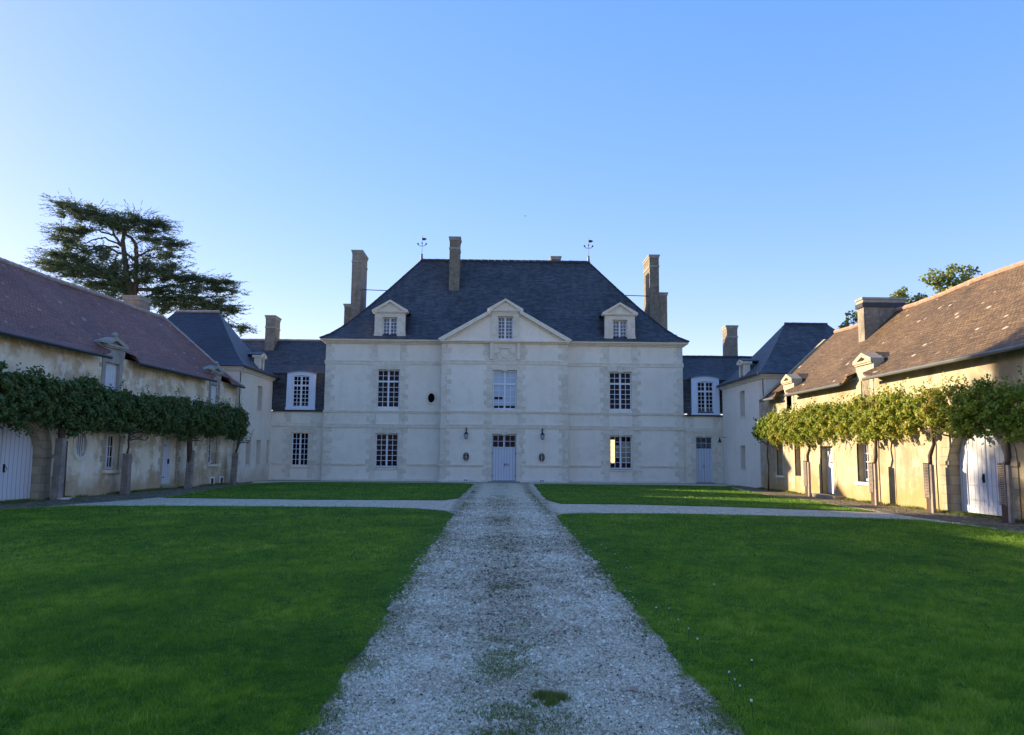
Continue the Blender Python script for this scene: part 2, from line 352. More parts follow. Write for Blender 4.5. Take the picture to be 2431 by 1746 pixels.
def quoins(m, x, z0, z1, side, y, wide=.55, narrow=.33, h=.29, proud=.018, seed=0, back=.05):
    z = z0; k = seed; R = random.Random(int(x*97+z0*13))
    while z < z1-.05:
        hh = min(h*R.uniform(.82, 1.2), z1-z); w = (wide if k % 2 else narrow)*R.uniform(.9, 1.1)
        m.box(x, x+side*w, y-proud*R.uniform(.7, 1.15), y+back, z+.007, z+hh-.007); z += hh; k += 1
def lintel(m, cx, w, z, h, y, proud=.022, n=5, key=.07):
    x0 = cx-w/2-.02; x1 = cx+w/2+.02; sp = .22
    for k in range(n):
        a, b = k/n, (k+1)/n; xa, xb = x0+(x1-x0)*a, x0+(x1-x0)*b
        ta, tb = xa+(a-.5)*sp*2, xb+(b-.5)*sp*2; lo = key if k == n//2 else 0
        m.prism([(xa+.008, z-lo), (xb-.008, z-lo), (tb-.008, z+h+lo*.6), (ta+.008, z+h+lo*.6)], y-proud-(.02 if lo else 0), y+.05)
def hip_roof(m, x0, x1, y0, y1, rx0, rx1, ry0, ry1, z0, z1, prof, th=.05, seed=1, sub=1):
    rings = []
    for t, h in prof:
        a, b = x0+(rx0-x0)*t, x1+(rx1-x1)*t; c, d = y0+(ry0-y0)*t, y1+(ry1-y1)*t; z = z0+(z1-z0)*h
        rings.append([(a,c,z),(b,c,z),(b,d,z),(a,d,z)])
    vs = [p for r in rings for p in r]; fs = []
    for i in range(len(rings)-1):
        for k in range(4): fs.append((i*4+k, i*4+(k+1)%4, (i+1)*4+(k+1)%4, (i+1)*4+k))
    fs.append((3,2,1,0)); n = (len(rings)-1)*4; fs.append((n,n+1,n+2,n+3)); m.add(vs, fs)
    return rings
PROF = [(0,0),(.10,.055),(.20,.135),(.32,.25),(.47,.405),(.667,.62),(1,1)]
def ridge(P, pts, r=.09, mat='lead', step=.4, name='ridge'):
    m = MB(); 
    for a, b in zip(pts[:-1], pts[1:]):
        a, b = Vector(a), Vector(b); L = (b-a).length; n = max(1, int(L/step))
        for k in range(n):
            p, q = a.lerp(b, k/n), a.lerp(b, (k+.97)/n); j = random.uniform(-.006, .006)
            m.tube([p+Vector((0,0,j)), q+Vector((0,0,j))], [r*1.08, r*.94], 8)
    return m.build(name, mat, P)
def pediment(P, cx, hw, z, zap, y, back, name='pediment', mat='trim_stone', band=.13):
    m = MB(); m.box(cx-hw, cx+hw, y-.12, back, z, z+band*.55); m.box(cx-hw+.04, cx+hw-.04, y-.08, back, z-band*.4, z)
    zb = z+band*.55
    for s in (-1, 1):
        m.prism([(cx+s*hw, zb+.001), (cx+s*(hw-.30), zb+.001), (cx, zap-band*1.05), (cx, zap), (cx+s*hw, zb+.05)][::s], y-.12, back)
    m.prism([(cx-hw+.2, zb), (cx+hw-.2, zb), (cx, zap-band*.9)], y+.02, back)
    return m.build(name, mat, P)
def dormer(P, cx, y, z0, ztop, zap, hw, ww, wz0, wz1, rows, depth, scroll=True, phw=None, stone='trim_stone', cols=2, leaves=2, label=None, roofmat='slate', cheek=None):
    m = MB(); f = .34
    m.box(cx-hw, cx-ww/2, y, y+f, z0, ztop); m.box(cx+ww/2, cx+hw, y, y+f, z0, ztop); m.box(cx-ww/2, cx+ww/2, y, y+f, wz1, ztop)
    m.box(cx-ww/2, cx+ww/2, y-.03, y+f, z0, wz0)
    for s in (-1, 1):       # scroll feet, joints of the piers
        if scroll:
            pts = [(cx+s*hw, z0), (cx+s*(hw+.24), z0), (cx+s*(hw+.22), z0+.12), (cx+s*(hw+.10), z0+.2), (cx+s*(hw+.03), z0+.36), (cx+s*hw, z0+.6)]
            m.prism(pts[::s], y+.03, y+f)
    q = MB()
    d = m.build('dormer', stone, P)
    if label: d['label'] = label
    for s in (-1, 1): quoins(q, cx+s*(ww/2+.004), max(z0, wz0-.1)+.02, wz1, s, y, (hw-ww/2)-.03, (hw-ww/2)*.6, .26, .012)
    lintel(q, cx, ww*.98, wz1+.01, (ztop-wz1)*.62, y, .014, 5, .0); q.build('stonework', 'quoin_stone', d)
    b = MB(); b.prism([(cx-hw+.03, z0), (cx+hw-.03, z0), (cx+hw-.03, ztop), (cx, zap-.1), (cx-hw+.03, ztop)], y+f, y+depth); b.build('cheek', cheek or roofmat, d)
    pediment(d, cx, phw or hw+.16, ztop, zap, y, y+f+.1, mat=stone)
    r = MB()
    for s in (-1, 1):
        w = (phw or hw+.16); r.prism([(cx+s*w, ztop+.10), (cx, zap+.01), (cx, zap+.06), (cx+s*(w+.02), ztop+.15)][::s], y-.1, y+depth)
    r.build('dormer_roof', roofmat, d)
    if rows:
        w = window(d, cx, y+.2, wz0+.02, wz1, ww, rows, 0, cols, leaves, glass='glass_reflecting')
    return d
def chimney(P, x0, x1, y0, y1, z0, z1, mat='chimney_render', cap=.07, label=None, band=True):
    m = MB(); m.box(x0, x1, y0, y1, z0, z1-.1); o = m.build('chimney', mat, P)
    if label: o['label'] = label
    c = MB(); c.box(x0-cap, x1+cap, y0-cap, y1+cap, z1-.09, z1); c.box(x0-cap*.45, x1+cap*.45, y0-cap*.45, y1+cap*.45, z1-.22, z1-.09)
    if band: c.box(x0-.03, x1+.03, y0-.03, y1+.03, z1-.85, z1-.74)
    c.build('chimney_cap', 'weathered_stone', o); return o
def cornice(m, x0, x1, y, z0, z1, out=.28, back=.2, ends=True):
    h = z1-z0; e = 1 if ends else 0
    for k, (a, b, o) in enumerate(((0,.3,.3), (.3,.62,.62), (.62,1,1))):
        m.box(x0-out*o*e, x1+out*o*e, y-out*o, y+back-.002*k, z0+h*a, z0+h*b)
def oculus(P, cx, cz, rx, rz, y, fr=.12, grille=None, glass='glass', name='oculus', stone='trim_stone'):
    m = MB(); m.ring(oval(cx, cz, rx+fr, rz+fr), oval(cx, cz, rx, rz), y-.03, y+.14); o = m.build(name, stone, P)
    n = 28; MB().add([(x, y+.17, z) for x, z in oval(cx, cz, rx+.02, rz+.02, n)], [tuple(range(n))]).build('pane', glass, o)
    if grille:
        g = MB()
        if grille == 'bars':
            for k in range(-2, 3):
                x = cx+k*rx*.36; h = rz*sqrt(1-(k*.36)**2); g.box(x-.015, x+.015, y+.06, y+.10, cz-h, cz+h)
        else:
            g.box(cx-.018, cx+.018, y+.03, y+.06, cz-rz, cz+rz)
            for s in (-1, 1):
                g.tube([(cx+s*(.04+rx*.62*sin(pi*k/10)), y+.045, cz-rz*.72+rz*1.44*k/10) for k in range(11)], .010, 5)
                g.tube([(cx+s*rx*.35*(1+.7*cos(2*pi*k/10)), y+.045, cz+rz*.18*sin(2*pi*k/10)) for k in range(11)], .009, 5)
        g.build('grille', 'white_paint' if grille == 'bars' else 'lantern_glass', o)
    return o

# ---------------------------------------------------------------- the manor house
H = thing('manor_house', 'pale limewashed manor house with steep slate hipped roof and central pediment', 'house', (.34,48,0))
WX = 7.18
def bay(sg):
    xa, xb = (-11.07, -3.85) if sg < 0 else (3.86, 11.07); c = sg*WX
    holes = [rect(c-.69, c+.69, 4.43, 6.82), rect(c-.69, c+.69, .8, 2.88)]
    if sg < 0: holes.append(oval(-4.51, 5.09, .24, .32))
    return rect(xa, xb, 0, 8.5), holes
m = MB()
for sg in (-1, 1):
    o_, h_ = bay(sg); m.panel(o_, h_, 0, .25)
    m.add([(sg*11.07,0,0),(sg*11.07,10,0),(sg*11.07,10,8.5),(sg*11.07,0,8.5)], [(0,1,2,3)])
    m.add([(sg*3.855,-.7,0),(sg*3.855,0,0),(sg*3.855,0,8.5),(sg*3.855,-.7,8.5)], [(0,1,2,3)])
m.panel(rect(-3.855, 3.855, 0, 8.5), [rect(-.73,.73,4.35,6.78), rect(-.74,.74,.06,2.88), oval(-2.29,1.51,.21,.27), oval(2.28,1.5,.21,.27)], -.7, .25)
m.add([(-11.07,10,0),(11.07,10,0),(11.07,10,8.5),(-11.07,10,8.5)], [(0,1,2,3)])
for s in (-1, 1): m.prism([(s*3.9,8.5),(s*.8,8.5),(s*.8,10.38)], -.70, -.5)
m.build('wall', 'limewash', H)
def qstack(P, *a, mat='quoin_stone', name='quoins'): q = MB(); quoins(q, *a); return q.build(name, mat, P)
def qlintel(P, *a, mat='quoin_stone'): q = MB(); lintel(q, *a); return q.build('lintel', mat, P)
for x, s, y in ((-11.07,1,0),(11.07,-1,0),(-3.855,1,-.7),(3.855,-1,-.7)): qstack(H, x, .12, 8.42, s, y, .58, .36, .31)
for c in (-WX, WX):
    for s in (-1, 1): qstack(H, c+s*.70, .12, 8.42, s, 0, .56, .36, .31)
for s in (-1, 1): qstack(H, s*.75, .12, 7.1, s, -.7, .52, .34, .31); qstack(H, s*.95, 7.42, 8.42, s, -.7, .45, .3, .31)
for c in (-WX, WX): qlintel(H, c, 1.38, 6.84, .3, 0, .035); qlintel(H, c, 1.38, 2.9, .3, 0, .035)
qlintel(H, 0, 1.44, 6.8, .3, -.7, .035); qlintel(H, 0, 1.48, 2.9, .32, -.7, .035)
def band(x0, x1, y, z0, z1, out=.05): s_ = MB(); s_.box(x0, x1, y-out, y+.02, z0, z1); s_.box(x0, x1, y-out-.02, y+.02, z0+(z1-z0)*.70, z1-.004); s_.build('string_course', 'trim_stone', H)
for xa, xb, y in ((-11.12,-3.87,0),(3.87,11.12,0),(-3.9,3.9,-.7)):
    band(xa, xb, y, 7.14, 7.38, .04); band(xa, xb, y, 4.15, 4.28); band(xa, xb, y, 3.24, 3.46, .05)
for xa, xb, y in ((-11.12,-WX-1.22,0),(-WX+1.22,-3.87,0),(3.87,WX-1.22,0),(WX+1.22,11.12,0),(-3.9,-1.2,-.7),(1.2,3.9,-.7)): band(xa, xb, y, .94, 1.04, .05)
for a in ((-11.13,-3.87,-.06,.02),(3.87,11.13,-.06,.02),(-3.92,-.78,-.76,-.68),(.78,3.92,-.76,-.68)): MB().box(*a, 0, .12).build('plinth', 'trim_stone', H)
m = MB(); cornice(m, -11.09, -3.9, 0, 8.42, 8.68, .30); cornice(m, 3.9, 11.09, 0, 8.42, 8.68, .30)
m.box(-4.0, 4.0, -.95, -.5, 8.50, 8.58); m.box(-3.94, 3.94, -.83, -.5, 8.42, 8.50)
for sg in (-1, 1):   # raking cornice of the big pediment
    m.prism([(sg*4.08,8.581),(sg*3.72,8.581),(sg*.88,10.26),(sg*.88,10.50),(sg*4.08,8.66)][::sg], -.97, -.4)
    m.prism([(sg*3.70,8.585),(sg*3.5,8.585),(sg*.88,10.16),(sg*.88,10.25)][::sg], -.80, -.4)
m.build('cornice', 'trim_stone', H)
m = MB(); hip_roof(m, -11.42, 11.42, -.36, 10.4, -5.8, 5.8, 5.0, 5.0, 8.69, 15.0, PROF)
for i in (0,): pass
for s in (-1, 1): m.prism([(s*4.12,8.69),(s*.84,8.69),(s*.84,10.53)], -.62, 2.6)
m.build('roof', 'slate', H)
ridge(H, [(-5.8,5,15.02),(5.8,5,15.02)], .11, 'slate_edge', .45)
for sg in (-1, 1):
    pts = [(sg*(11.42+(5.8-11.42)*t), -.36+5.36*t, 8.72+6.31*h) for t, h in PROF]; ridge(H, pts, .045, 'slate_edge', .4, 'hip')
# gutter lead line on the left bay, as the photo shows on both
for c in (-WX, WX):
    dormer(H, c, 0, 8.69, 10.42, 11.2, .94, .90, 8.84, 10.10, 5, 2.6, True, 1.12, label='side dormer with scrolled feet and a small pediment')
dormer(H, 0, -.76, 8.585, 10.44, 11.2, .86, .94, 8.64, 10.10, 6, 3.3, False, 1.10, label='central dormer rising out of the big pediment')
# carved panel under the middle dormer
m = MB(); m.box(-.92, -.74, -.86, -.69, 7.42, 8.42); m.box(.74, .92, -.86, -.69, 7.42, 8.42); m.box(-.74, .74, -.745, -.69, 7.40, 8.42)
m.prism([(-.26,8.05),(-.26,7.78),(-.14,7.58),(0,7.5),(.14,7.58),(.26,7.78),(.26,8.05)], -.80, -.74)
m.prism([(-.3,8.1),(.3,8.1),(.34,8.3),(.17,8.2),(0,8.36),(-.17,8.2),(-.34,8.3)], -.82, -.74)
for s in (-1, 1):
    m.tube([(s*(.38+.16*sin(k*.8)), -.76, 7.55+k*.085) for k in range(9)], .035, 6); m.tube([(s*(.5+.08*cos(k)), -.76, 7.8+.08*sin(k)) for k in range(7)], .03, 6)
m.build('carved_panel', 'trim_stone', H)
for c in (-WX, WX):
    window(H, c, .16, 4.44, 6.81, 1.38, 5, 2)
    w = window(H, c, .16, .82, 2.87, 1.38, 6, 0, glass='glass' if c < 0 else 'glow_patch' if 0 else 'glass', label=None if c < 0 else 'window with an added warm glow and dull patches on its panes')
    MB().box(c-.76, c+.76, -.07, .2, .70, .80).build('sill', 'trim_stone', w)
    if c > 0:
        MB().box(c-.60, c-.36, .185, .196, 1.2, 2.62).build('glow_patch', 'glow_patch', w)  # added glowing patch in front of the panes, no lamp behind it
        k = MB(); k.box(c-.30, c-.09, .185, .196, 1.55, 2.3); k.box(c+.08, c+.58, .185, .196, 1.2, 2.45); k.build('pane_patch', 'chimney_render', w)  # dull patches added over the same panes beside the glow
o = window(H, 0, -.55, 4.37, 6.77, 1.44, 4, 2, glass='blind', label='upper middle window with its pale blind drawn')
MB().box(-.64, .64, -.514, -.511, 4.45, 4.62).box(-.62, -.12, -.514, -.511, 5.0, 5.2).build('dark_glass', 'glass', o)
# front door
d = MB(); 
for s in (-1, 1): d.box(s*.735, s*.66, -.55, -.46, .08, 2.87)
d.box(-.66, .66, -.55, -.46, 2.02, 2.12); d.box(-.06, .06, -.56, -.46, 2.12, 2.87); d.box(-.66, .66, -.55, -.46, 2.80, 2.87)
for s in (-1, 1):
    a, b = sorted((s*.06, s*.66)); d.box((a+b)/2-.018, (a+b)/2+.018, -.53, -.48, 2.12, 2.80); d.box(a, b, -.53, -.48, 2.445, 2.48)
D = d.build('front_door', 'door_paint', H); D['label'] = 'double blue-grey front door under a small-paned fanlight'
for s in (-1, 1):
    a, b = sorted((s*.004, s*.66)); lf = MB().box(a, b, -.53, -.47, .10, 2.02).build('leaf', 'door_paint', D)
MB().add([(-.66,-.485,2.12),(.66,-.485,2.12),(.66,-.485,2.8),(-.66,-.485,2.8)], [(0,1,2,3)]).build('pane', 'glass', D)
m = MB()
for x, z, l in ((.06,1.02,.16),(.14,1.08,.09),(.27,1.04,.14)): m.box(x-.012, x+.012, -.58, -.53, z-l/2, z+l/2); m.box(x-.035, x+.012, -.585, -.56, z+l/2-.03, z+l/2)
m.build('handle', 'iron', D)
for s in (-1, 1):
    for z in (.38, 1.72): MB().box(s*.70-.03, s*.70+.03, -.60, -.55, z-.03, z+.03).build('hinge', 'iron', D)
MB().box(-.95, .95, -1.02, -.70, 0, .06).build('doorstep', 'step_stone', H)
oculus(H, -4.51, 5.09, .21, .29, 0, .15, None, 'dark_void', stone='quoin_stone')
oculus(H, -2.29, 1.51, .19, .255, -.7, .10, 'curl'); oculus(H, 2.28, 1.5, .19, .255, -.7, .10, 'curl')
for x in (-2.29, 2.28):
    m = MB(); m.box(x-.17, x+.17, -.80, -.69, .03, .20); v = m.build('cellar_vent', 'white_paint', H)
    k = MB(); k.box(x-.12, x-.02, -.806, -.80, .06, .16); k.box(x+.02, x+.12, -.806, -.80, .06, .16); k.build('grille', 'zinc', v)
chimney(H, -10.42, -9.76, 4.0, 6.2, 9.0, 15.42, label='tall smooth chimney on the left hip')
chimney(H, -10.90, -10.46, 4.3, 5.4, 9.0, 11.75, 'chimney_old', band=False, label='short chimney left of the tall one')
chimney(H, -3.76, -3.08, 3.15, 4.3, 11.5, 16.2, 'chimney_old', label='lichened chimney on the front slope')
chimney(H, 3.35, 4.02, 7.2, 8.2, 11.5, 16.0, 'chimney_old', band=False, label='chimney top behind the ridge')
chimney(H, 9.86, 10.50, 4.0, 6.2, 9.0, 15.36, 'chimney_old', label='tall lichened chimney on the right hip')
chimney(H, 10.56, 11.10, 4.3, 5.6, 8.9, 12.8, 'chimney_render', band=False, label='short chimney right of the tall one')
for x0, x1, z in ((-9.76,-7.6,12.76),(7.6,9.86,12.6)): MB().tube([(x0,4.4,z),(x1,4.4,z-.05)], .028, 6).build('tie_rod', 'iron', H)
for sg in (-1, 1):
    x = sg*5.8; m = MB(); m.lathe((x,5,15.0), [(.12,0),(.09,.12),(.07,.4),(.08,.44),(.02,.5),(.018,1.75),(.0,1.8)], 8)
    v = m.build('weather_vane', 'lead', H); k = MB()
    k.prism([(x+.02,16.46),(x+.14,16.42),(x+.26,16.48),(x+.33,16.54),(x+.22,16.60),(x+.10,16.62),(x+.02,16.6)], 4.985, 5.015); k.build('flag', 'iron', v)
    k = MB()
    for a in (-1, 1):
        k.tube([(x,5,16.05),(x+a*.14,5,16.02),(x+a*.27,5,16.12),(x+a*.3,5,16.26)], .02, 5)
        k.prism([(x+a*.22,16.12),(x+a*.30,16.11),(x+a*.35,16.18),(x+a*.30,16.25),(x+a*.24,16.22)][::a], 4.985, 5.015)
    k.prism([(x-.03,16.18),(x+.03,16.18),(x+.05,16.25),(x,16.30),(x-.05,16.25)], 4.98, 5.02); k.build('ornament', 'iron', v)
MB().tube([(10.75,0.3,8.95),(10.75,.3,9.25)], .05, 6).build('roof_vent', 'lead', H)

# lanterns (bolted to the front, things of their own)
def lantern(x, label):
    L = thing('wall_lantern', label, 'lantern', (x,47.3,0), 0, 'wall lanterns beside the front door')
    m = MB(); m.box(-.035, .035, -.03, .0, 3.05, 3.28); m.tube([(0,-.02,3.22),(0,-.16,3.27),(0,-.30,3.2),(0,-.30,3.06)], .014, 6)
    m.tube([(.11*cos(a_), -.30, 3.02+.11*sin(a_)+.02) for a_ in [pi*k/8 for k in range(9)]], .009, 5); m.build('bracket', 'iron', L)
    m = MB(); m.lathe((0,-.3,0), [(.0,3.08),(.03,3.04),(.05,2.99),(.14,2.88),(.145,2.86),(.0,2.87)], 6); m.build('hood', 'iron', L)
    m = MB(); m.lathe((0,-.3,0), [(.115,2.86),(.075,2.61),(.0,2.60)], 6); m.build('glass_case', 'lantern_glass', L)
    m = MB()
    for k in range(6):
        a_ = 2*pi*k/6; m.tube([(.118*cos(a_),-.3+.118*sin(a_),2.86),(.078*cos(a_),-.3+.078*sin(a_),2.60)], .008, 4)
    m.lathe((0,-.3,0), [(.085,2.615),(.085,2.59),(.02,2.56),(0,2.55)], 6); m.build('frame', 'iron', L)
lantern(-1.95, 'black iron wall lantern left of the blue-grey front door')
lantern(2.64, 'black iron wall lantern right of the blue-grey front door')

# ---------------------------------------------------------------- the two link buildings
def mansard(P, xa, xb, zb, zr, yb=.34, yr=3.45):
    m = MB(); m.add([(xa,0,4.28),(xb,0,4.28),(xb,yb,zb),(xa,yb,zb)], [(0,1,2,3)])
    m.add([(xa,yb,zb),(xb,yb,zb),(xb,yb-.08,zb+.01),(xa,yb-.08,zb+.01)], [(0,1,2,3)])
    ym = (yb+yr)/2; m.add([(xa,yb-.08,zb+.012),(xb,yb-.08,zb+.012),(xb,1.2,zb+(zr-zb)*.26),(xa,1.2,zb+(zr-zb)*.26),(xb,yr,zr),(xa,yr,zr),(xb,yr*2,zb),(xa,yr*2,zb)], [(0,1,2,3),(3,2,4,5),(5,4,6,7)])
    m.add([(xb,0,4.28),(xb,yb,zb),(xb,1.2,zb+(zr-zb)*.26),(xb,yr,zr),(xb,yr*2,zb),(xb,yr*2,4.28)], [(0,1,2,3,4,5)])
    m.add([(xa,0,4.28),(xa,yb,zb),(xa,1.2,zb+(zr-zb)*.26),(xa,yr,zr),(xa,yr*2,zb),(xa,yr*2,4.28)], [(0,1,2,3,4,5)])
    return m
def roof_window(P, cx, hw, z0, z1, ww, wz0, wz1):
    # painted dormer surround with a shallow curved head
    m = MB(); out = [(cx-hw-.02,z0),(cx-ww/2,z0),(cx-ww/2,wz1)]; 
    top = [(cx+hw*1.02*(2*k/10-1), z1-.13+.13*(1-(2*k/10-1)**2)) for k in range(11)]
    itop = [(cx+ww/2*(2*k/10-1), wz1-.07+.07*(1-(2*k/10-1)**2)) for k in range(11)]
    outer = [(cx-hw-.04,z0)]+top+[(cx+hw+.04,z0)]; inner = [(cx-ww/2,wz0)]+itop+[(cx+ww/2,wz0)]
    m.strip(outer, inner, -.06, .12); m.box(cx-hw-.06, cx+hw+.06, -.12, .1, z0-.05, wz0)
    top2 = [(x*1.0, z+.05) for x, z in top]; d = m.build('dormer', 'surround_paint', P)
    k = MB(); k.prism([(cx-hw,z0)]+[(x,z-.01) for x, z in top]+[(cx+hw,z0)], .12, 1.3); k.build('cheek', 'slate_new', d)
    k = MB(); k.strip([(cx+(x-cx)*1.05,z+.05) for x, z in top], top, -.12, 1.5); k.build('dormer_roof', 'lead', d)
    window(d, cx, .02, wz0, wz1-.02, ww, 5, 2)
    return d
K = thing('link_building', 'low stone link with mansard slate roof between manor house and left pavilion', 'building', (-14,48.6,0))
m = MB(); m.panel(rect(-3.5, 3.3, 0, 4.24), [rect(1.2,2.24,.82,2.94)], 0, .25); m.add([(-3.5,6.9,0),(3.3,6.9,0),(3.3,6.9,4.28),(-3.5,6.9,4.28)], [(0,1,2,3)]); m.box(3.2,3.3,0,6.9,0,4.2); m.build('wall', 'limewash', K)
for s in (-1, 1): qstack(K, 1.72+s*.53, .1, 3.2, s, 0, .5, .3, .3, .02); qstack(K, 1.72+s*.60, 3.52, 4.2, s, 0, .42, .28, .34, .02)
qlintel(K, 1.72, 1.04, 2.96, .26, 0, .03)
for a in ((0, 3.22, -.05, .02, 3.28, 3.5),(0, 1.0, -.04, .02, .95, 1.04),(2.5, 3.22, -.04, .02, .95, 1.04)): MB().box(*a).build('string_course', 'trim_stone', K)
w = window(K, 1.72, .16, .84, 2.92, 1.04, 6, 0); MB().box(1.14, 2.30, -.05, .2, .74, .82).build('sill', 'trim_stone', w)
mansard(K, -3.6, 3.3, 6.62, 9.15).build('roof', 'slate', K)
MB().box(-.0, 3.25, -.12, .02, 4.20, 4.29).build('gutter', 'gutter_dark', K)
roof_window(K, 1.68, .86, 4.36, 6.70, 1.04, 4.45, 6.46); ridge(K, [(-3.6,3.45,9.17),(3.2,3.45,9.17)], .08, 'mortar_ridge')
chimney(K, -1.45, -.86, 2.45, 3.75, 6.5, 10.68, 'chimney_render', label='tall rendered chimney at the end of the ridge')
K = thing('link_building', 'low stone link with mansard roof and a blue door right of the manor house', 'building', (11.2,48.2,0))
m = MB(); m.panel(rect(0, 3.6, 0, 4.16), [rect(1.01,2.03,.05,2.86)], 0, .25); m.add([(0,6.9,0),(6.5,6.9,0),(6.5,6.9,4.28),(0,6.9,4.28)], [(0,1,2,3)]); m.box(0,.1,0,6.9,0,4.2); m.build('wall', 'limewash', K)
for s in (-1, 1): qstack(K, 1.52+s*.52, .1, 3.1, s, 0, .5, .3, .3, .02); qstack(K, 1.5+s*.60, 3.44, 4.12, s, 0, .42, .28, .34, .02)
qlintel(K, 1.52, 1.02, 2.88, .26, 0, .03)
for a in ((.24, 2.75, -.05, .02, 3.17, 3.39),(.24, .5, -.04, .02, .9, .98),(2.55, 3.0, -.04, .02, .9, .98)): MB().box(*a).build('string_course', 'trim_stone', K)
d = MB(); d.box(1.01, 1.06, .14, .2, .07, 2.86); d.box(1.98, 2.03, .14, .2, .07, 2.86); d.box(1.06, 1.98, .14, .2, 2.06, 2.14); d.box(1.06, 1.98, .14, .2, 2.80, 2.86)
for k in (1, 2): d.box(1.06+.92*k/3-.015, 1.06+.92*k/3+.015, .15, .19, 2.14, 2.8)
d.box(1.06, 1.98, .152, .188, 2.455, 2.485); D = d.build('door', 'door_paint', K)
for a, b in ((1.06,1.517),(1.523,1.98)): MB().box(a, b, .15, .2, .07, 2.06).build('leaf', 'door_paint', D)
MB().add([(1.06,.18,2.14),(1.98,.18,2.14),(1.98,.18,2.8),(1.06,.18,2.8)], [(0,1,2,3)]).build('pane', 'glass_reflecting', D)
MB().box(1.50, 1.53, .10, .15, .95, 1.13).build('handle', 'iron', D); MB().box(.95, 2.1, -.2, .14, 0, .06).build('doorstep', 'step_stone', K)
mansard(K, 0.0, 7.0, 6.42, 8.28, .34, 3.4).build('roof', 'slate', K)
MB().box(.0, 3.1, -.12, .02, 4.12, 4.21).build('gutter', 'gutter_dark', K)
roof_window(K, 1.64, .84, 4.26, 6.62, 1.02, 4.32, 6.30); ridge(K, [(.1,3.4,8.3),(6.9,3.4,8.3)], .08, 'slate_edge')
chimney(K, 4.22, 4.93, 3.8, 4.9, 6.5, 10.52, 'chimney_render', label='tall grey chimney behind the ridge')

# ---------------------------------------------------------------- corner pavilions
def pavilion(name_label, loc, ang, L, D, zc, rid, zr, wins, dm, flip, mat, rw):
    P = thing('corner_pavilion', name_label, 'building', loc, ang)
    m = MB(); m.panel(rect(0, L, 0, zc), [rect(a, b, c, d) for a, b, c, d in wins], 0, .36)
    m.add([(0,0,0),(0,D,0),(0,D,zc),(0,0,zc),(L,0,0),(L,D,0),(L,D,zc),(L,0,zc)], [(0,1,2,3),(4,5,6,7),(1,5,6,2)]); m.build('wall', mat, P)
    c = MB(); h = .22
    for a, b, o in ((0,.4,.08),(.4,.75,.14),(.75,1,.2)): c.box(-o, L+o, -o, D+o, zc-h+h*a, zc-h+h*b)
    c.build('cornice', 'trim_stone', P)
    e = .32; m = MB(); hip_roof(m, -e, L+e, -e, D+e, rid[0], rid[0], rid[1], rid[2], zc+.03, zr, PROF) ; m.build('roof', rw, P)
    MB().box(-e-.02, L+e+.02, -e-.02, -e+.07, zc-.04, zc+.04).build('gutter', 'gutter_dark', P)
    ridge(P, [(rid[0],rid[1],zr+.01),(rid[0],rid[2],zr+.01)], .08, 'mortar_ridge' if flip else 'slate_edge')
    q = MB(); quoins(q, 0 if flip else L, .1, zc-.25, 1 if flip else -1, 0, .5, .32, .3, .01); q.build('quoins', 'quoin_stone', P)
    for a, b, c_, d in wins:
        w = b-a; o = window(P, (a+b)/2, .30, c_, d, w, 4 if d-c_ < 1.45 else 5, 0, 2, 1)
        MB().box(a-.06, b+.06, -.035, .3, c_-.08, c_).build('sill', 'trim_stone', o)
    a, b, z0, z1 = dm; cx = (a+b)/2; hw = (b-a)/2
    dormer(P, cx, -.02, z0, z1, z1+.28, hw, hw*1.0, z0+.12, z1-.12, 0, 1.6, False, hw+.08, cheek='slate', cols=1, leaves=1)
    MB().box(cx-hw*.5, cx+hw*.5, .18, .2, z0+.1, z1-.1).build('shutter', 'grey_wood', P)
    return P
pavilion('square rendered pavilion with steep navy slate roof beside the plum-tiled barn', (-14.1,42.6,0), 90, 6.0, 7.2, 6.3, (2.9,2.45,4.95), 9.85,
    [(3.1,4.0,4.1,5.55),(1.4,2.25,.98,2.35),(3.3,4.1,.98,2.38),(5.3,5.85,.98,2.4)], (3.15,4.05,6.34,7.25), True, 'tower_render', 'slate_new')
pavilion('square white pavilion with steep dark slate roof beside the brown-tiled barn', (13.85,48,0), -90, 7.4, 7.6, 5.98, (3.7,2.65,5.15), 9.32,
    [(3.5,4.4,3.92,5.38),(3.4,4.25,1.0,2.27)], (3.55,4.5,6.0,6.9), False, 'limewash', 'slate')
B = thing('courtyard_bell', 'small black bell on a thin iron bracket between link and right pavilion', 'bell', (13.85,47.2,0))
MB().tube([(0,0,2.82),(-.62,0,2.82)], .014, 6).build('bracket', 'iron', B)
m = MB(); m.lathe((-.45,0,2.5), [(.0,0),(.11,.0),(.115,.03),(.085,.1),(.06,.2),(.03,.25),(.012,.32)], 12); m.build('bell_body', 'iron', B)
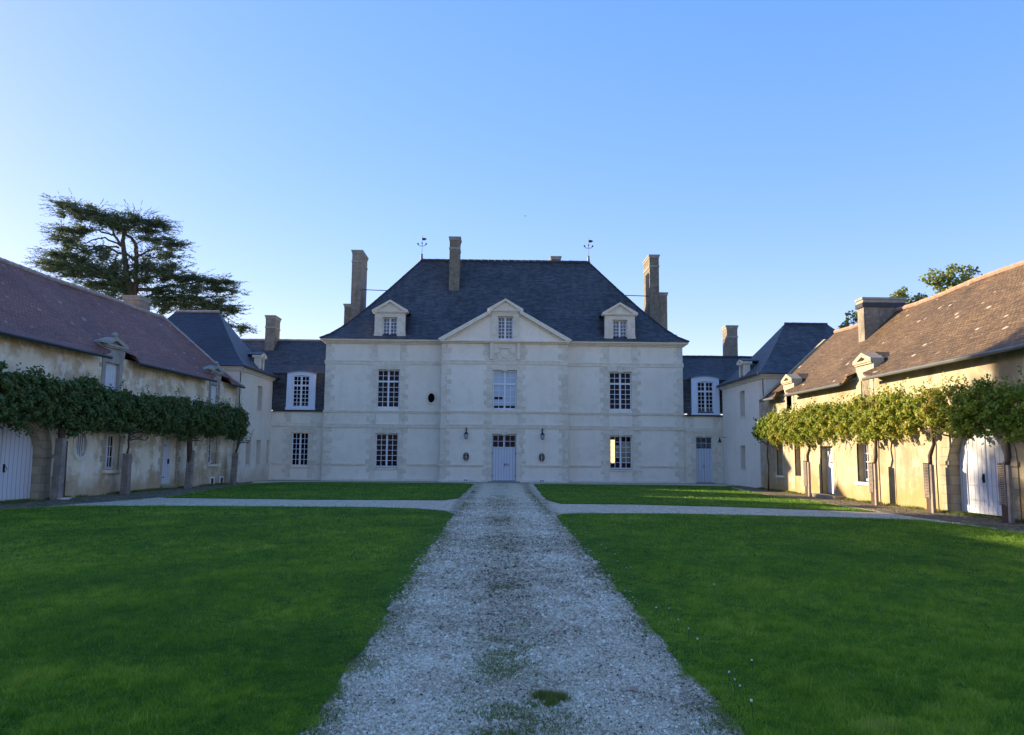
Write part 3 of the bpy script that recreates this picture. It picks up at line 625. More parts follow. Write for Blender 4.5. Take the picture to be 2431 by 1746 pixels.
# ---------------------------------------------------------------- barns
def slope(m, s0, s1, y0, z0, yr, zr, notches, ns=60, seed=3, hip=0, prof=((0,0),(.1,.07),(.25,.215),(.5,.48),(1,1))):
    """front roof slope with notches where wall dormers break the eave, gently uneven"""
    R = random.Random(seed); xs = {s0, s1}; 
    for a, b, t in notches: xs |= {a, b}
    n = ns; xs |= {s0+(s1-s0)*k/n for k in range(n+1)}; xs = sorted(xs)
    ph = [R.uniform(0, 6) for _ in range(4)]
    def pt(s, t):
        for (a, ha), (b, hb) in zip(prof[:-1], prof[1:]):
            if t <= b+1e-9: h = ha+(hb-ha)*(t-a)/(b-a); break
        w = .022*sin(s*.9+ph[0])+.018*sin(s*2.3+ph[1])*(.3+t)+.03*sin(s*.35+ph[2]); lift = 0
        for a, b, tt in notches:       # the roof sweeps up on both sides of a dormer
            if t < .3: lift += .24*max(0, 1-max(a-s, s-b, 0)/.55)*(1-t/.3) if not (a < s < b) else 0
        s -= hip*t*max(0, (s-(s1-2.5))/2.5)
        return (s, y0+(yr-y0)*t, z0+(zr-z0)*h+w*min(1, .3+t)+lift)
    ts = sorted({p for p, _ in prof}|{.04,.17,.35,.65,.8,.9}|{t for _, _, t in notches})
    for a, b in zip(xs[:-1], xs[1:]):
        mid = (a+b)/2; t0 = 0
        for na, nb, tt in notches:
            if na-1e-6 < mid < nb+1e-6: t0 = tt
        for ta, tb in zip(ts[:-1], ts[1:]):
            if ta >= t0-1e-6: m.add([pt(a,ta), pt(b,ta), pt(b,tb), pt(a,tb)], [(0,1,2,3)])
        m.add([pt(a,t0), pt(b,t0), tuple(np.array(pt(b,t0))-(0,0,.07)), tuple(np.array(pt(a,t0))-(0,0,.07))], [(0,1,2,3)])
        m.add([tuple(np.array(pt(a,t0))-(0,0,.07)), tuple(np.array(pt(b,t0))-(0,0,.07)), (b,y0+(yr-y0)*.45,z0+(zr-z0)*.30), (a,y0+(yr-y0)*.45,z0+(zr-z0)*.30)], [(0,1,2,3)])
    return pt
def barn(name_label, loc, ang, s0, s1, wall, holes, roofm, y0, ze, yr, zr, notches, depth, rs0, rs1, ridgem, hip=0):
    P = thing('barn', name_label, 'barn', loc, ang)
    m = MB(); m.panel(rect(s0, s1, -.1, ze+.12), holes, 0, .34)
    wz = ze+.12; g = [(0,-.1),(depth,-.1),(depth,wz),(yr,zr-.12),(.0,wz)]
    m.prismx(g, s0, s0+.3); m.prismx(g if not hip else [(0,-.1),(depth,-.1),(depth,wz),(0,wz)], s1-.3, s1)
    m.add([(s0,depth,-.1),(s1,depth,-.1),(s1,depth,wz),(s0,depth,wz)], [(0,1,2,3)]); m.build('wall', wall, P)
    m = MB(); pt = slope(m, rs0, rs1, y0, ze, yr, zr, notches, hip=hip)
    m.add([(rs0,yr,zr),(rs1-hip,yr,zr),(rs1,depth+.4,ze),(rs0,depth+.4,ze)], [(0,1,2,3)])
    if hip: m.add([pt(rs1,0), pt(rs1,.25), pt(rs1,.5), pt(rs1,1), (rs1-hip,yr,zr), (rs1,depth+.4,ze)], [(0,1,2,3,4,5)])
    for x in ((rs0, rs1) if not hip else (rs0,)): m.add([pt(x,0), pt(x,.5), pt(x,1), (x,yr,zr-.12), (x,y0+(yr-y0)*.5,pt(x,.5)[2]-.12), (x,y0,pt(x,0)[2]-.1)], [(0,1,4,5),(1,2,3,4)])
    m.build('roof', roofm, P, merge=True)
    ridge(P, [tuple(np.array(pt(rs0+(rs1-rs0)*k/16,1))+(0,0,.02)) for k in range(17)], .10, ridgem, .36, 'ridge_tiles')
    return P, pt
def gutter(P, segs, y, z, mat, r=.07):
    for a, b in segs:
        MB().tube([(a,y,z),(b,y,z-.02)], r, 8).build('gutter', mat, P)
def stone_opening(P, a, b, z0, z1, y=0, wide=.36, narrow=.22, h=.3, lin=True):
    for x, s in ((a, -1), (b, 1)): qstack(P, x, z0, z1, s, y, wide, narrow, h, .012, mat='quoin_stone_warm', name='jamb_stones')
    if lin: MB().box(a-.28, b+.28, y-.014, y+.05, z1+.01, z1+.30).build('lintel', 'quoin_stone_warm', P)
def gate(P, cx, hw, zs, rise, y, label, ring, sl, studs=False):
    o = MB(); n = 16; ap = archpts(cx, hw, zs, rise, n); oo = [(cx+(x-cx)*(1+ring/hw), zs+(z-zs)*(1+ring/rise)) for x, z in ap]
    o.strip(oo, ap, -.03, .3); st = 'ashlar_warm'
    for s in (-1, 1): o.box(cx+s*hw, cx+s*(hw+ring), -.03, .3, 0, zs-.0); o.box(cx+s*(hw-.03), cx+s*(hw+ring+.05), -.07, .28, zs-.06, zs+.06)
    G = o.build('gateway', st, P); G['label'] = label
    for s in (-1, 1):
        pts = [(cx+s*.006, .06), (cx+s*(hw-.01), .06)]+[(cx+s*hw*.995*cos(pi/2*k/8), zs+rise*sin(pi/2*k/8)) for k in range(9)]; pts[-1] = (cx+s*.006, zs+rise)
        lf = MB().prism(pts[::s], y, y+.06)
        if studs:
            for row in (.42, .84):
                for j in range(17):
                    x = cx+s*(.1+(hw-.2)*j/16); lf.box(x-.012, x+.012, y-.015, y+.01, row+.02*(j%2), row+.024+.02*(j%2))
        lf.build('gate_leaf', 'gate_paint', G)
    m = MB(); m.box(cx-hw+.05, cx+hw-.05, y-.02, y, .10, .28); m.box(cx-.035, cx+.035, y-.025, y, .28, zs+rise-.1); 
    if studs:
        m.box(cx-hw+.35, cx-.05, y-.012, y, zs-.02, zs+.0); m.box(cx-hw+.35, cx-hw+.37, y-.012, y, .28, zs)
    m.build('rail', 'gate_paint', G)
    k = MB(); hx = cx-.12 if studs else cx+.12; k.box(hx-.02, hx+.02, y-.05, y, .95, 1.2); k.tube([(hx,y-.05,1.15),(hx+.05,y-.1,1.05),(hx,y-.05,.93)], .012, 5)
    k.build('handle', 'iron', G); return G
# left barn: local x runs towards the manor, y into the wall
LA = 86.4; LO = (-14.1,42.4,0)
LH = [arch(-17.75, 1.54, .0, 1.45, 1.25), oval(-14.06, 1.85, .36, .45), rect(-12.45,-11.5,.93,2.28), rect(-8.02,-6.75,.2,2.25), rect(-5.05,-4.7,1.93,2.39), rect(-3.45,-2.5,1.05,2.44), rect(-12.9,-11.9,3.7,5.1), rect(-3.6,-2.8,3.7,5.1)]
BL, ptL = barn('long ochre barn with plum red tiled roof along the left side of the court', LO, LA, -34, -.12, 'ochre_render', LH, 'plum_tile', -.42, 5.14, 3.5, 8.62,
    [(-13.25,-11.5,.12),(-3.95,-2.35,.12)], 7.0, -34.3, -.40, 'mortar_ridge', 1.5)
ridge(BL, [tuple(np.array(ptL(-.40, t))+(0,0,.02)) for t in (0,.1,.25,.5,.75,1)], .07, 'mortar_ridge', .3, 'hip_tiles')
stone_opening(BL, -12.45, -11.5, .93, 2.28); stone_opening(BL, -8.02, -6.75, .2, 2.25); stone_opening(BL, -3.45, -2.5, 1.05, 2.44); stone_opening(BL, -12.9, -11.9, 2.6, 4.95, lin=False); stone_opening(BL, -3.6, -2.8, 2.6, 4.95, lin=False)
qstack(BL, -.12, .05, 5.1, -1, 0, .4, .26, .3, .012, mat='quoin_stone_warm')
gate(BL, -17.75, 1.5, 1.45, 1.25, .26, 'round-headed gateway closed by two weathered white gates', .55, None)
oculus(BL, -14.06, 1.85, .34, .43, 0, .16, 'bars', 'glass', stone='trim_stone')
w = window(BL, -11.975, .24, .93, 2.28, .95, 3, 0, 2, 2); MB().box(-12.6, -11.3, -.12, .24, .80, .93).build('sill', 'trim_stone', w)
w = window(BL, -2.975, .28, 1.05, 2.44, .95, 4, 0, 2, 2); MB().box(-3.6, -2.35, -.08, .28, .93, 1.05).build('sill', 'trim_stone', w)
MB().box(-5.05, -4.7, .2, .22, 1.93, 2.39).build('shutter', 'grey_wood', BL)
D = MB().box(-8.02, -6.75, .24, .30, .22, 2.25).build('door', 'white_door', BL); D['label'] = 'narrow white plank door'
m = MB(); m.box(-7.1, -7.06, .17, .24, 1.1, 1.32); m.box(-7.9, -7.3, .225, .24, 1.9, 1.93); m.box(-7.9, -7.3, .225, .24, .5, .53); m.build('handle', 'iron', D)
MB().box(-8.1, -6.6, -.1, .24, 0, .18).build('doorstep', 'step_stone', BL)
for x in (-2.9, -1.75):
    v = MB(); v.strip([(x-.24,.05),(x-.24,.42),(x+.24,.42),(x+.24,.05)], [(x-.17,.05),(x-.17,.35),(x+.17,.35),(x+.17,.05)], -.04, .02)
    v = v.build('cellar_vent', 'white_paint', BL); MB().box(x-.17, x+.17, -.012, -.006, .05, .35).build('opening', 'iron', v)
gutter(BL, [(-34.2,-13.3),(-11.4,-4.05),(-2.3,-.45)], -.47, 5.12, 'gutter_dark', .06)
def wall_dormer(P, cx, hw, zap, zt, ww, wz0, wz1, rm, stone, lay, lab, door=False):
    m = MB(); f = .34
    m.box(cx-hw, cx-ww/2, -.03, f, wz0, zt); m.box(cx+ww/2, cx+hw, -.03, f, wz0, zt); m.box(cx-ww/2, cx+ww/2, -.03, f, wz1, zt)
    m.box(cx-hw+.04, cx+hw-.04, f, 1.9, 5.0 if zt > 5.3 else 4.4, zt)
    for s in (-1, 1): m.prism([(cx+s*hw, zt-.5), (cx+s*(hw+.1), zt-.3), (cx+s*(hw+.12), zt), (cx+s*hw, zt)][::s], -.03, f)
    d = m.build('dormer', stone, P); d['label'] = lab
    pediment(d, cx, hw+.12, zt, zap, -.02, .36, mat=stone, band=.15)
    r = MB()
    for s in (-1, 1): r.prism([(cx+s*(hw+.08), zt+.06), (cx, zap-.02), (cx, zap+.04), (cx+s*(hw+.12), zt+.11)][::s], .36, 2.3)
    r.prism([(cx-hw, zt-.02), (cx+hw, zt-.02), (cx, zap-.08)], .37, 2.2); r.build('dormer_roof', rm, d)
    MB().box(cx-ww/2, cx+ww/2, .10, .14, wz0, wz1).build('shutter', 'white_door', d)
    MB().box(cx-hw, cx+hw, -.12, .1, wz0-.14, wz0).build('sill', stone, d)
wall_dormer(BL, -12.4, .70, 6.02, 5.62, .95, 3.72, 5.0, 'plum_tile', 'grey_stone', 0, 'stone wall dormer above the second vine')
wall_dormer(BL, -3.15, .62, 6.0, 5.6, .82, 3.72, 5.0, 'plum_tile', 'grey_stone', 0, 'stone wall dormer near the pavilion')
for x in (-12.4, -3.15):
    m = MB(); m.lathe((x,-.02,6.0), [(.0,0),(.10,.02),(.14,.1),(.08,.18),(.0,.2)], 8); m.box(x-1.15, x-.6, -.2, .0, 5.66, 5.74); m.build('finial', 'grey_stone', BL)
chimney(BL, -2.5, -1.37, 4.5, 5.35, 6.5, 9.72, 'chimney_render', cap=.06, band=False, label='low broad chimney behind the ridge')

# right barn: local x runs towards the camera
RO = (13.6,40.5,0)
RH = [arch(18.4, 1.34, .0, 1.5, 1.15), rect(11.0,11.95,.74,2.18), rect(7.62,8.82,.13,2.10), rect(4.75,5.45,.80,2.56), rect(2.45,3.3,.77,2.37), rect(11.6,12.3,3.65,4.7), rect(3.98,4.65,3.8,4.7)]
BR, ptR = barn('long ochre barn with mossy brown tiled roof along the sunlit right side', RO, -90, .02, 32, 'ochre_render_right', RH, 'brown_tile', -.42, 4.46, 3.5, 7.95,
    [(3.7,4.95,.14),(11.3,12.6,.14)], 7.2, 1.55, 32.3, 'ridge_clay')
stone_opening(BR, 11.0, 11.95, .74, 2.18); stone_opening(BR, 7.62, 8.82, .13, 2.10); stone_opening(BR, 4.75, 5.45, .2, 2.56, wide=.7, narrow=.5); stone_opening(BR, 2.45, 3.3, .3, 2.37)
stone_opening(BR, 11.6, 12.3, 2.6, 4.4, lin=False); stone_opening(BR, 3.98, 4.65, 2.6, 4.4, lin=False)
qstack(BR, .05, .05, 4.5, 1, 0, .4, .26, .3, .012, mat='quoin_stone_warm')
gate(BR, 18.4, 1.3, 1.5, 1.15, .28, 'round-headed gateway closed by two studded white gates', .5, None, True)
w = window(BR, 11.475, .26, .76, 2.18, .95, 4, 0, 2, 2); MB().box(10.85, 12.1, -.08, .26, .62, .74).build('sill', 'trim_stone', w)
w = window(BR, 5.1, .26, 1.9, 2.56, .7, 2, 0, 3, 1); MB().box(4.75, 5.45, .26, .30, .80, 1.88).build('shutter', 'grey_wood', w)
w = window(BR, 2.875, .26, .79, 2.37, .85, 5, 0, 2, 2); MB().box(2.35, 3.4, -.06, .26, .66, .77).build('sill', 'trim_stone', w)
D = MB().box(7.62, 8.82, .26, .31, .15, 2.10).build('door', 'white_door', BR); D['label'] = 'white plank door with a long iron hinge'
m = MB(); m.box(8.0, 8.6, .20, .26, 1.42, 1.45); m.box(8.55, 8.6, .12, .26, 1.2, 1.5); m.build('handle', 'iron', D)
MB().box(7.5, 9.9, -.45, .26, -.02, .13).build('doorstep', 'step_stone', BR)
# near dormer and far dormer with window instead of shutter
wall_dormer(BR, 11.95, .60, 5.52, 5.12, .7, 3.68, 4.5, 'brown_tile', 'quoin_stone_warm', 0, 'stone wall dormer left of the gateway')
wall_dormer(BR, 4.32, .56, 5.52, 5.12, .64, 3.8, 4.5, 'brown_tile', 'quoin_stone_warm', 0, 'stone wall dormer next to the pavilion')
gutter(BR, [(1.6,3.6),(5.05,10.9),(12.75,32.2)], -.48, 4.45, 'gutter_grey', .058)
chimney(BR, 7.1, 7.68, 2.07, 3.86, 5.5, 8.52, 'chimney_render', cap=.07, band=False, label='wide slab chimney across the ridge, dark at the top')
MB().box(7.04, 7.74, 2.0, 3.92, 8.10, 8.28).build('chimney_band', 'slate_edge', BR)

# ---------------------------------------------------------------- foliage helpers
def kites(c, d, up, ln, wd, fold=.0):
    """leaf quads: centre c, axis d, side up, (n,3) arrays"""
    a = c-d*ln[:,None]*.5; b = c+d*ln[:,None]*.5; m = c-d*ln[:,None]*.08
    l = m+up*wd[:,None]*.5; r = m-up*wd[:,None]*.5
    V = np.stack([a, l, b, r], 1).reshape(-1, 3); F = np.arange(len(V)).reshape(-1, 4); return V, F
def unit(v): return v/np.maximum(np.linalg.norm(v, axis=1, keepdims=True), 1e-6)
def rand_dirs(n, bias=(0,0,0)): return unit(rng.normal(size=(n,3))+np.array(bias))
def leaves(c, size, bias_n=(0,-.9,.5), droop=.4, asp=.85):
    n = len(c); nr = rand_dirs(n, bias_n); t = rand_dirs(n, (0,0,-droop)); d = unit(t-nr*np.sum(t*nr, 1)[:,None]); s = np.cross(nr, d)
    ln = size*rng.uniform(.6, 1.25, n); return kites(c, d, s, ln, ln*asp)
def smooth1(seed, xs, amp, fr):
    R = np.random.default_rng(seed); y = np.zeros_like(xs)
    for f in fr: y += np.sin(xs*f+R.uniform(0,6))/len(fr)**.5
    return y*amp
def vine(P, a, b, ztop, zbot, y0, y1, n, size, mat, seed, hole=.0, shade=(.45,.25), autumn=None, xo=0.):
    """one wall vine's leaves between a and b, dense towards the front, ragged top and bottom"""
    R = np.random.default_rng(seed); x = R.uniform(a-.1, b+.1, int(n*1.9))
    X = x+xo; top = ztop+smooth1(5, X, .15, (1.1,2.7,4.3,8.1,13.))+smooth1(8, X, .08, (23.,37.,51.)); bot = zbot+smooth1(9, X, .19, (.9,2.2,5.1,9.3))+smooth1(11, X, .08, (19.,31.))
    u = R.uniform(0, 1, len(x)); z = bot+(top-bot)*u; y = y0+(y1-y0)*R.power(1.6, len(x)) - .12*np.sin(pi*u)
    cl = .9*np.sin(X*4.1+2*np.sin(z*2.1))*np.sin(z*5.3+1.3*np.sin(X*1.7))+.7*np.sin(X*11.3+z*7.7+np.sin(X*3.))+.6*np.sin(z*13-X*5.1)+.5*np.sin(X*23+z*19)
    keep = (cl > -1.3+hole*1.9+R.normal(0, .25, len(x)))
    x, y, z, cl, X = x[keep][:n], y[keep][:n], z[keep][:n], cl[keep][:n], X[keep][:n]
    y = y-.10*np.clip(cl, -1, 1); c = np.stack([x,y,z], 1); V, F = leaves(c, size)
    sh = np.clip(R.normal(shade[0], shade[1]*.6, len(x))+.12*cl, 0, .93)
    if autumn is not None: 
        am = R.uniform(0, 1, len(x)) < autumn*np.clip(.6+np.sin(X*1.7)*np.sin(z*3+1), 0, 2); sh[am] = R.uniform(.85, 1, am.sum())
    # shoots standing out of the top and hanging below
    cs = []; k = int((b-a)*4.5)
    for _ in range(k):
        sx = R.uniform(a, b); up = R.uniform() < .7; L = R.uniform(.12, .55); dx = R.normal(0, .25)
        for j in range(int(10+L*16)):
            t = j/(10+L*16); zz = (ztop+.02+L*t) if up else (zbot-.0-L*.8*t); cs.append((sx+dx*t+R.normal(0,.025), (y0+y1)/2+R.normal(0,.06), zz+smooth1(5, np.array([sx+xo]), .13, (1.1,2.7,4.3,8.1,13.))[0]*(1 if up else .0)))
    cs = np.array(cs); V2, F2 = leaves(cs, size*.85); sh2 = np.clip(R.normal(shade[0]+.15, .15, len(cs)), 0, 1)
    return npmesh('foliage', np.vstack([V,V2]), np.vstack([F,F2+len(V)]), mat, P, np.concatenate([sh,sh2]))
def guard(loc, ang, w, h, label, slats=True, seed=0, lean=0, mode='ladder'):
    R = random.Random(seed); G = thing('trunk_guard', label, 'trunk guard', loc, ang, 'wooden guards round the feet of the vines')
    if mode == 'plank':
        m = MB(); m.add([(-w/2,-.16,0),(-w*.02,-.18,0),(-w*.02+lean,-.17,h),(-w*.40+lean,-.15,h),(-w/2,.1,0),(-w*.02,.1,0),(-w*.02+lean,.1,h),(-w*.40+lean,.1,h)], [(0,1,2,3),(4,7,6,5),(0,4,5,1),(1,5,6,2),(2,6,7,3),(3,7,4,0)])
        m.build('board', 'grey_wood', G)
        m = MB(); m.add([(.01,-.12,0),(w/2,-.08,0),(w*.42+lean,-.08,h*.96),(.0+lean,-.12,h*.96),(.01,.12,0),(w/2,.12,0),(w*.42+lean,.12,h*.96),(.0+lean,.12,h*.96)], [(0,1,2,3),(4,7,6,5),(0,4,5,1),(1,5,6,2),(2,6,7,3),(3,7,4,0)])
        m.build('side_board', 'dark_wood', G)
    else:
        m = MB(); m.box(-w/2, -w*.02, -.05, .04, 0, h*.98); m.build('board', 'dark_wood', G)
        m = MB(); m.box(.0, w*.22, -.05, .04, 0, h*.95+R.uniform(-.05,.05)); m.build('side_board', 'slat_wood', G)
        m = MB(); n = 22
        for k in range(n):
            z = .30*h+(h*.66)*k/n
            m.box(-w/2-.02, -w*.03, -.085, -.056, z, z+.022)
        m.box(-w/2-.025, -w/2, -.09, -.056, .28*h, h*.98); m.box(-w*.04, -w*.01, -.09, -.056, .28*h, h*.98); m.build('slats', 'slat_wood', G)
    return G
# left vines: feet at local s, foliage spans
spansL = [(-16.0, -24.5, -14.3, 'leftmost dark green vine trained over the left white gate', .02),
          (-11.8, -14.3, -9.4, 'dark vine trained above the barred oval window of the left barn', 0),
          (-6.5, -9.4, -4.3, 'dark vine whose thick trunk stands right of the narrow white door', .02),
          (-1.35, -4.3, -.9, 'rust-tinged vine at the pavilion end of the left barn', .12)]
def loc_of(o, ang, s, y=0):
    a = radians(ang); return (o[0]+cos(a)*s-sin(a)*y, o[1]+sin(a)*s+cos(a)*y, 0)
def trunk(P, pts, rs, mat='bark'):
    m = MB(); m.tube(pts, rs, 8); R = random.Random(len(pts)*7+int(pts[0][0]*9))
    top = Vector(pts[-1])
    for k in range(9):
        b = Vector(pts[-2]).lerp(top, R.uniform(0, 1)); sg = 1 if k % 2 else -1; L = R.uniform(.7, 2.1)
        q = [b]; 
        for j in range(1, 6): q.append(b+Vector((sg*L*j/5, R.uniform(-.06,.06), (R.uniform(.05,.6))*(j/5)**.6+R.uniform(-.08,.08))))
        m.tube(q, [rs[-1]*.8, .03, .025, .02, .015, .01], 6)
    return m.build('trunk', mat, P, smooth=True)
for i, (s, a, b, lab, au) in enumerate(spansL):
    P = thing('grapevine', lab, 'vine', loc_of(LO, LA, s, -.5), LA, 'vines trained along the left barn')
    tz = 1.5 if i != 2 else 1.6
    if i == 3: trunk(P, [(.0,.1,0),(.05,.05,1.2),(.12,0,1.7),(.32,-.05,2.1),(.30,-.05,2.7)], [.05,.06,.06,.05,.05])
    elif i == 2: trunk(P, [(.1,.05,0),(.02,0,.8),(-.05,0,1.6),(-.12,0,2.1),(-.16,0,2.7)], [.12,.10,.13,.12,.09])
    elif i == 1: trunk(P, [(0,.1,0),(.0,.05,1.4),(.05,0,1.8),(.0,0,2.05),(.1,0,2.5)], [.05,.05,.035,.04,.04])
    else: trunk(P, [(.15,.05,0),(.12,0,1.0),(.02,0,1.9),(-.02,0,2.4),(.0,0,2.8)], [.09,.08,.12,.11,.08])
    w = b-a
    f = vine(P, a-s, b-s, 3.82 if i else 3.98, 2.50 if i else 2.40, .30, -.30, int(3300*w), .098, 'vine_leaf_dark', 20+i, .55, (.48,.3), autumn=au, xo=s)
modes = [(-15.96,.5,2.05,'plank'),(-11.8,.42,1.55,'plank'),(-6.5,.42,1.72,'plank'),(-1.45,.36,1.62,'plank')]
labs = ['tall grey and purple board guard beside the left white gate', 'squat split grey post guard between window and narrow white door', 'leaning plank guard right of the narrow white door', 'thin grey plank guard at the pavilion end of the left barn']
for i, ((s, w, h, md), lb) in enumerate(zip(modes, labs)): guard(loc_of(LO, LA, s, -.5), LA, w, h, lb, seed=i, mode=md, lean=(.0,.0,.1,.12)[i])
spansR = [(2.2, 1.6, 3.6, 'thin stemmed vine climbing the shaded corner by the right pavilion', 'vine_leaf_light', 1500, .3, .0),
          (7.5, 3.5, 9.3, 'yellow-green vine between the pavilion corner and the small white door', 'vine_leaf_light', 1500, .5, .05),
          (13.4, 9.3, 14.9, 'yellow-green vine over the barn window right of the small white door', 'vine_leaf_light', 1300, .6, .08),
          (16.95, 14.9, 18.9, 'autumn-tinted vine left of the studded white gates', 'vine_leaf_light', 1150, .65, .14),
          (20.5, 18.9, 26.0, 'darker green vine at the right edge past the studded gates', 'vine_leaf_light', 1300, .55, .02)]
for i, (s, a, b, lab, mt, dn, hole, au) in enumerate(spansR):
    P = thing('grapevine', lab, 'vine', loc_of(RO, -90, s, -.45), -90, 'vines trained along the right barn')
    if i == 0: trunk(P, [(-.1,.1,0),(-.02,.1,.6),(.05,.1,1.2),(-.12,.1,1.7),(.0,.1,2.2),(-.1,.1,2.8)], [.05,.035,.03,.035,.03,.03])
    else:
        trunk(P, [(-.1,0,0),(-.12,0,1.35),(-.02+.07*(-1)**i,-.02,1.7),(.03-.05*(-1)**i,.02,2.05),(.07,0,2.4),(.0,0,2.8)], [.06,.06,.065,.05,.055,.035])
        if i in (2, 3): MB().tube([(.22,0,.1),(.2,0,1.5),(.25,0,2.0),(.18,0,2.5)], .02, 6).build('stem', 'bark', P)
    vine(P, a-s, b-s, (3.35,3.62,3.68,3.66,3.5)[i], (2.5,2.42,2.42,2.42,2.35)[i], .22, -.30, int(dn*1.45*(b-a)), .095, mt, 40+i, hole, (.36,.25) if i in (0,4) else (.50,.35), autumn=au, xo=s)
labs = ['slatted guard left of the small white door of the right barn', 'slatted guard right of the barn window in the sun', 'slatted guard left of the studded white gates', 'slatted guard right of the studded white gates, in shade']
for i, (s, w, h) in enumerate(((7.53,.6,1.52),(13.38,.52,1.5),(16.93,.5,1.52),(20.5,.5,1.55))): guard(loc_of(RO, -90, s, -.5), -90, w, h, labs[i], seed=9+i)
o = MB(); o.lathe((0,0,0), [(.0,.01),(.12,.012),(.22,.07),(.235,.07),(.14,.0),(0,.0)], 20); o = o.build('bowl', 'white_paint', None, True); o.location = (-14.35,26.35,.012); tag(o, 'shallow white bowl on the ground beside the tall board guard', 'bowl')
# ---------------------------------------------------------------- trees
def cedar():
    """cedar of Lebanon beyond the left barn: flat plates of foliage on arched limbs; px() reads its outline as metres"""
    Y = 75.; bx = -33.9; K = .01145
    P = thing('cedar_tree', 'dark spreading cedar with flat layered branches behind the left barn', 'tree', (-36.2, Y, 0))
    def px(u, v, dy=0): return Vector(((u-1100)*K, dy, 25.86-(v-150)*K))
    R = random.Random(4); m = MB()
    def limb(pts, r0, r1, seg=8):
        ps = [px(*p) for p in pts]; out = []
        for i in range(len(ps)-1):
            for k in range(4): out.append(ps[i].lerp(ps[i+1], k/4)+Vector((R.uniform(-.08,.08), R.uniform(-.1,.1), R.uniform(-.08,.08))))
        out.append(ps[-1]); n = len(out); m.tube(out, [(r0+(r1-r0)*i/(n-1))*.68 for i in range(n)], 7)
    m.tube([(1.,0,0),(.9,0,8),(.75,0,15.5)], [.7,.55,.4], 10)
    limb([(1165,1000),(1080,750),(1045,560),(1030,400),(1000,300)], .52, .16); limb([(1090,760),(1060,560),(960,420),(880,300),(700,210)], .26, .07)
    limb([(1170,950),(1165,700),(1155,560),(1145,490),(1060,420),(1010,350)], .42, .15); limb([(1160,600),(1290,540),(1450,500),(1560,490)], .16, .05)
    limb([(1160,600),(1250,605),(1400,625),(1500,680)], .12, .04); limb([(1145,640),(1080,590),(1020,520),(880,450),(780,470),(690,515)], .2, .06)
    limb([(1020,590),(930,545),(800,545),(640,600),(480,640)], .17, .05); limb([(1010,530),(840,525),(700,530),(560,560)], .15, .05)
    limb([(970,430),(850,395),(760,385),(620,400),(450,400)], .15, .04); limb([(1180,900),(1300,890),(1480,860),(1700,820),(1950,810)], .3, .06)
    limb([(1200,980),(1320,930),(1520,930),(1800,960),(1980,930)], .22, .05); limb([(1200,1050),(1400,980),(1700,1010),(2000,1060)], .22, .05); limb([(1700,1010),(1900,1100),(2080,1210)], .1, .03)
    limb([(1150,900),(1000,820),(800,780),(560,770),(400,720)], .25, .05); limb([(1130,880),(900,850),(700,830)], .2, .05); limb([(1145,500),(1250,440),(1380,440)], .1, .03); limb([(1030,400),(1150,330),(1350,320)], .14, .04)
    m.build('trunk', 'cedar_bark', P, smooth=True)
    pads = [(500,165,90,32,1),(600,185,120,50,2),(720,225,150,60,3),(830,270,140,60,3),(930,300,130,60,2),(520,235,90,35,.6),(660,270,80,60,1),(1060,275,170,55,2.4),(1200,300,170,55,2.2),(1310,320,110,45,1.4),(1380,340,60,35,.6),(1000,350,200,45,1.6),(1240,385,160,32,.8),
      (500,390,90,28,.8),(610,400,110,50,1.4),(700,380,110,40,1.2),(560,470,110,50,1.4),(540,540,80,40,1),(640,500,70,55,.7),(480,450,60,40,.5),
      (460,600,80,25,.7),(560,610,140,45,1.3),(680,640,120,60,1.5),(440,665,110,30,.9),(560,700,160,45,1.6),(700,720,140,45,1.6),(780,690,90,50,.8),(470,725,130,25,1),(640,770,190,35,1.4),(800,745,110,40,1.3),(870,620,60,60,.3),(980,660,60,60,.35),
      (1250,450,140,28,.9),(1380,470,140,30,1.2),(1470,500,120,28,1.2),(1400,540,110,35,.9),(1330,590,140,60,.6),(1450,600,90,40,.7),(1450,680,110,45,.8),(1390,720,120,45,.8),(1220,700,110,60,.5),(1130,640,50,60,.15),(1500,740,70,30,.5),
      (960,780,200,45,2.2),(1080,820,160,50,2.2),(900,600,90,70,.5),(980,700,110,60,.9),(850,560,80,45,.35),(1230,660,120,60,.7),(1300,740,140,60,1),(1100,740,90,60,.7),(720,560,90,50,.6),(400,690,80,25,.5),(900,740,120,50,1.1),(860,850,160,45,1.8),(1000,880,160,50,2),(960,950,130,40,1.6),(780,860,80,30,.8),(1100,900,90,60,1.2),(1090,980,70,50,.8),
      (1250,800,130,50,1),(1400,780,130,40,1.2),(1560,790,160,38,1.8),(1700,800,130,38,1.4),(1830,820,130,30,1.2),(1930,825,90,22,.7),(1990,900,60,22,.5),(1850,880,140,32,1.2),(1650,880,160,45,1.2),(1500,890,150,50,1.8),(1350,900,90,50,1),
      (1450,970,180,45,2.2),(1620,960,160,45,1.8),(1550,1030,240,35,2.2),(1750,1000,160,35,1.4),(1880,960,90,50,.5),(1880,1040,160,30,1.4),(2000,1060,80,28,.8),(1400,1050,120,50,1.4),(1900,1110,100,30,.7),(1960,1190,60,28,.5),(2060,1205,90,22,.8),(2080,1240,40,35,.3),(1340,1000,60,60,1),(1700,1080,150,30,1)]
    C = []; D = []; L = []; SH = []
    g = np.random.default_rng(3)
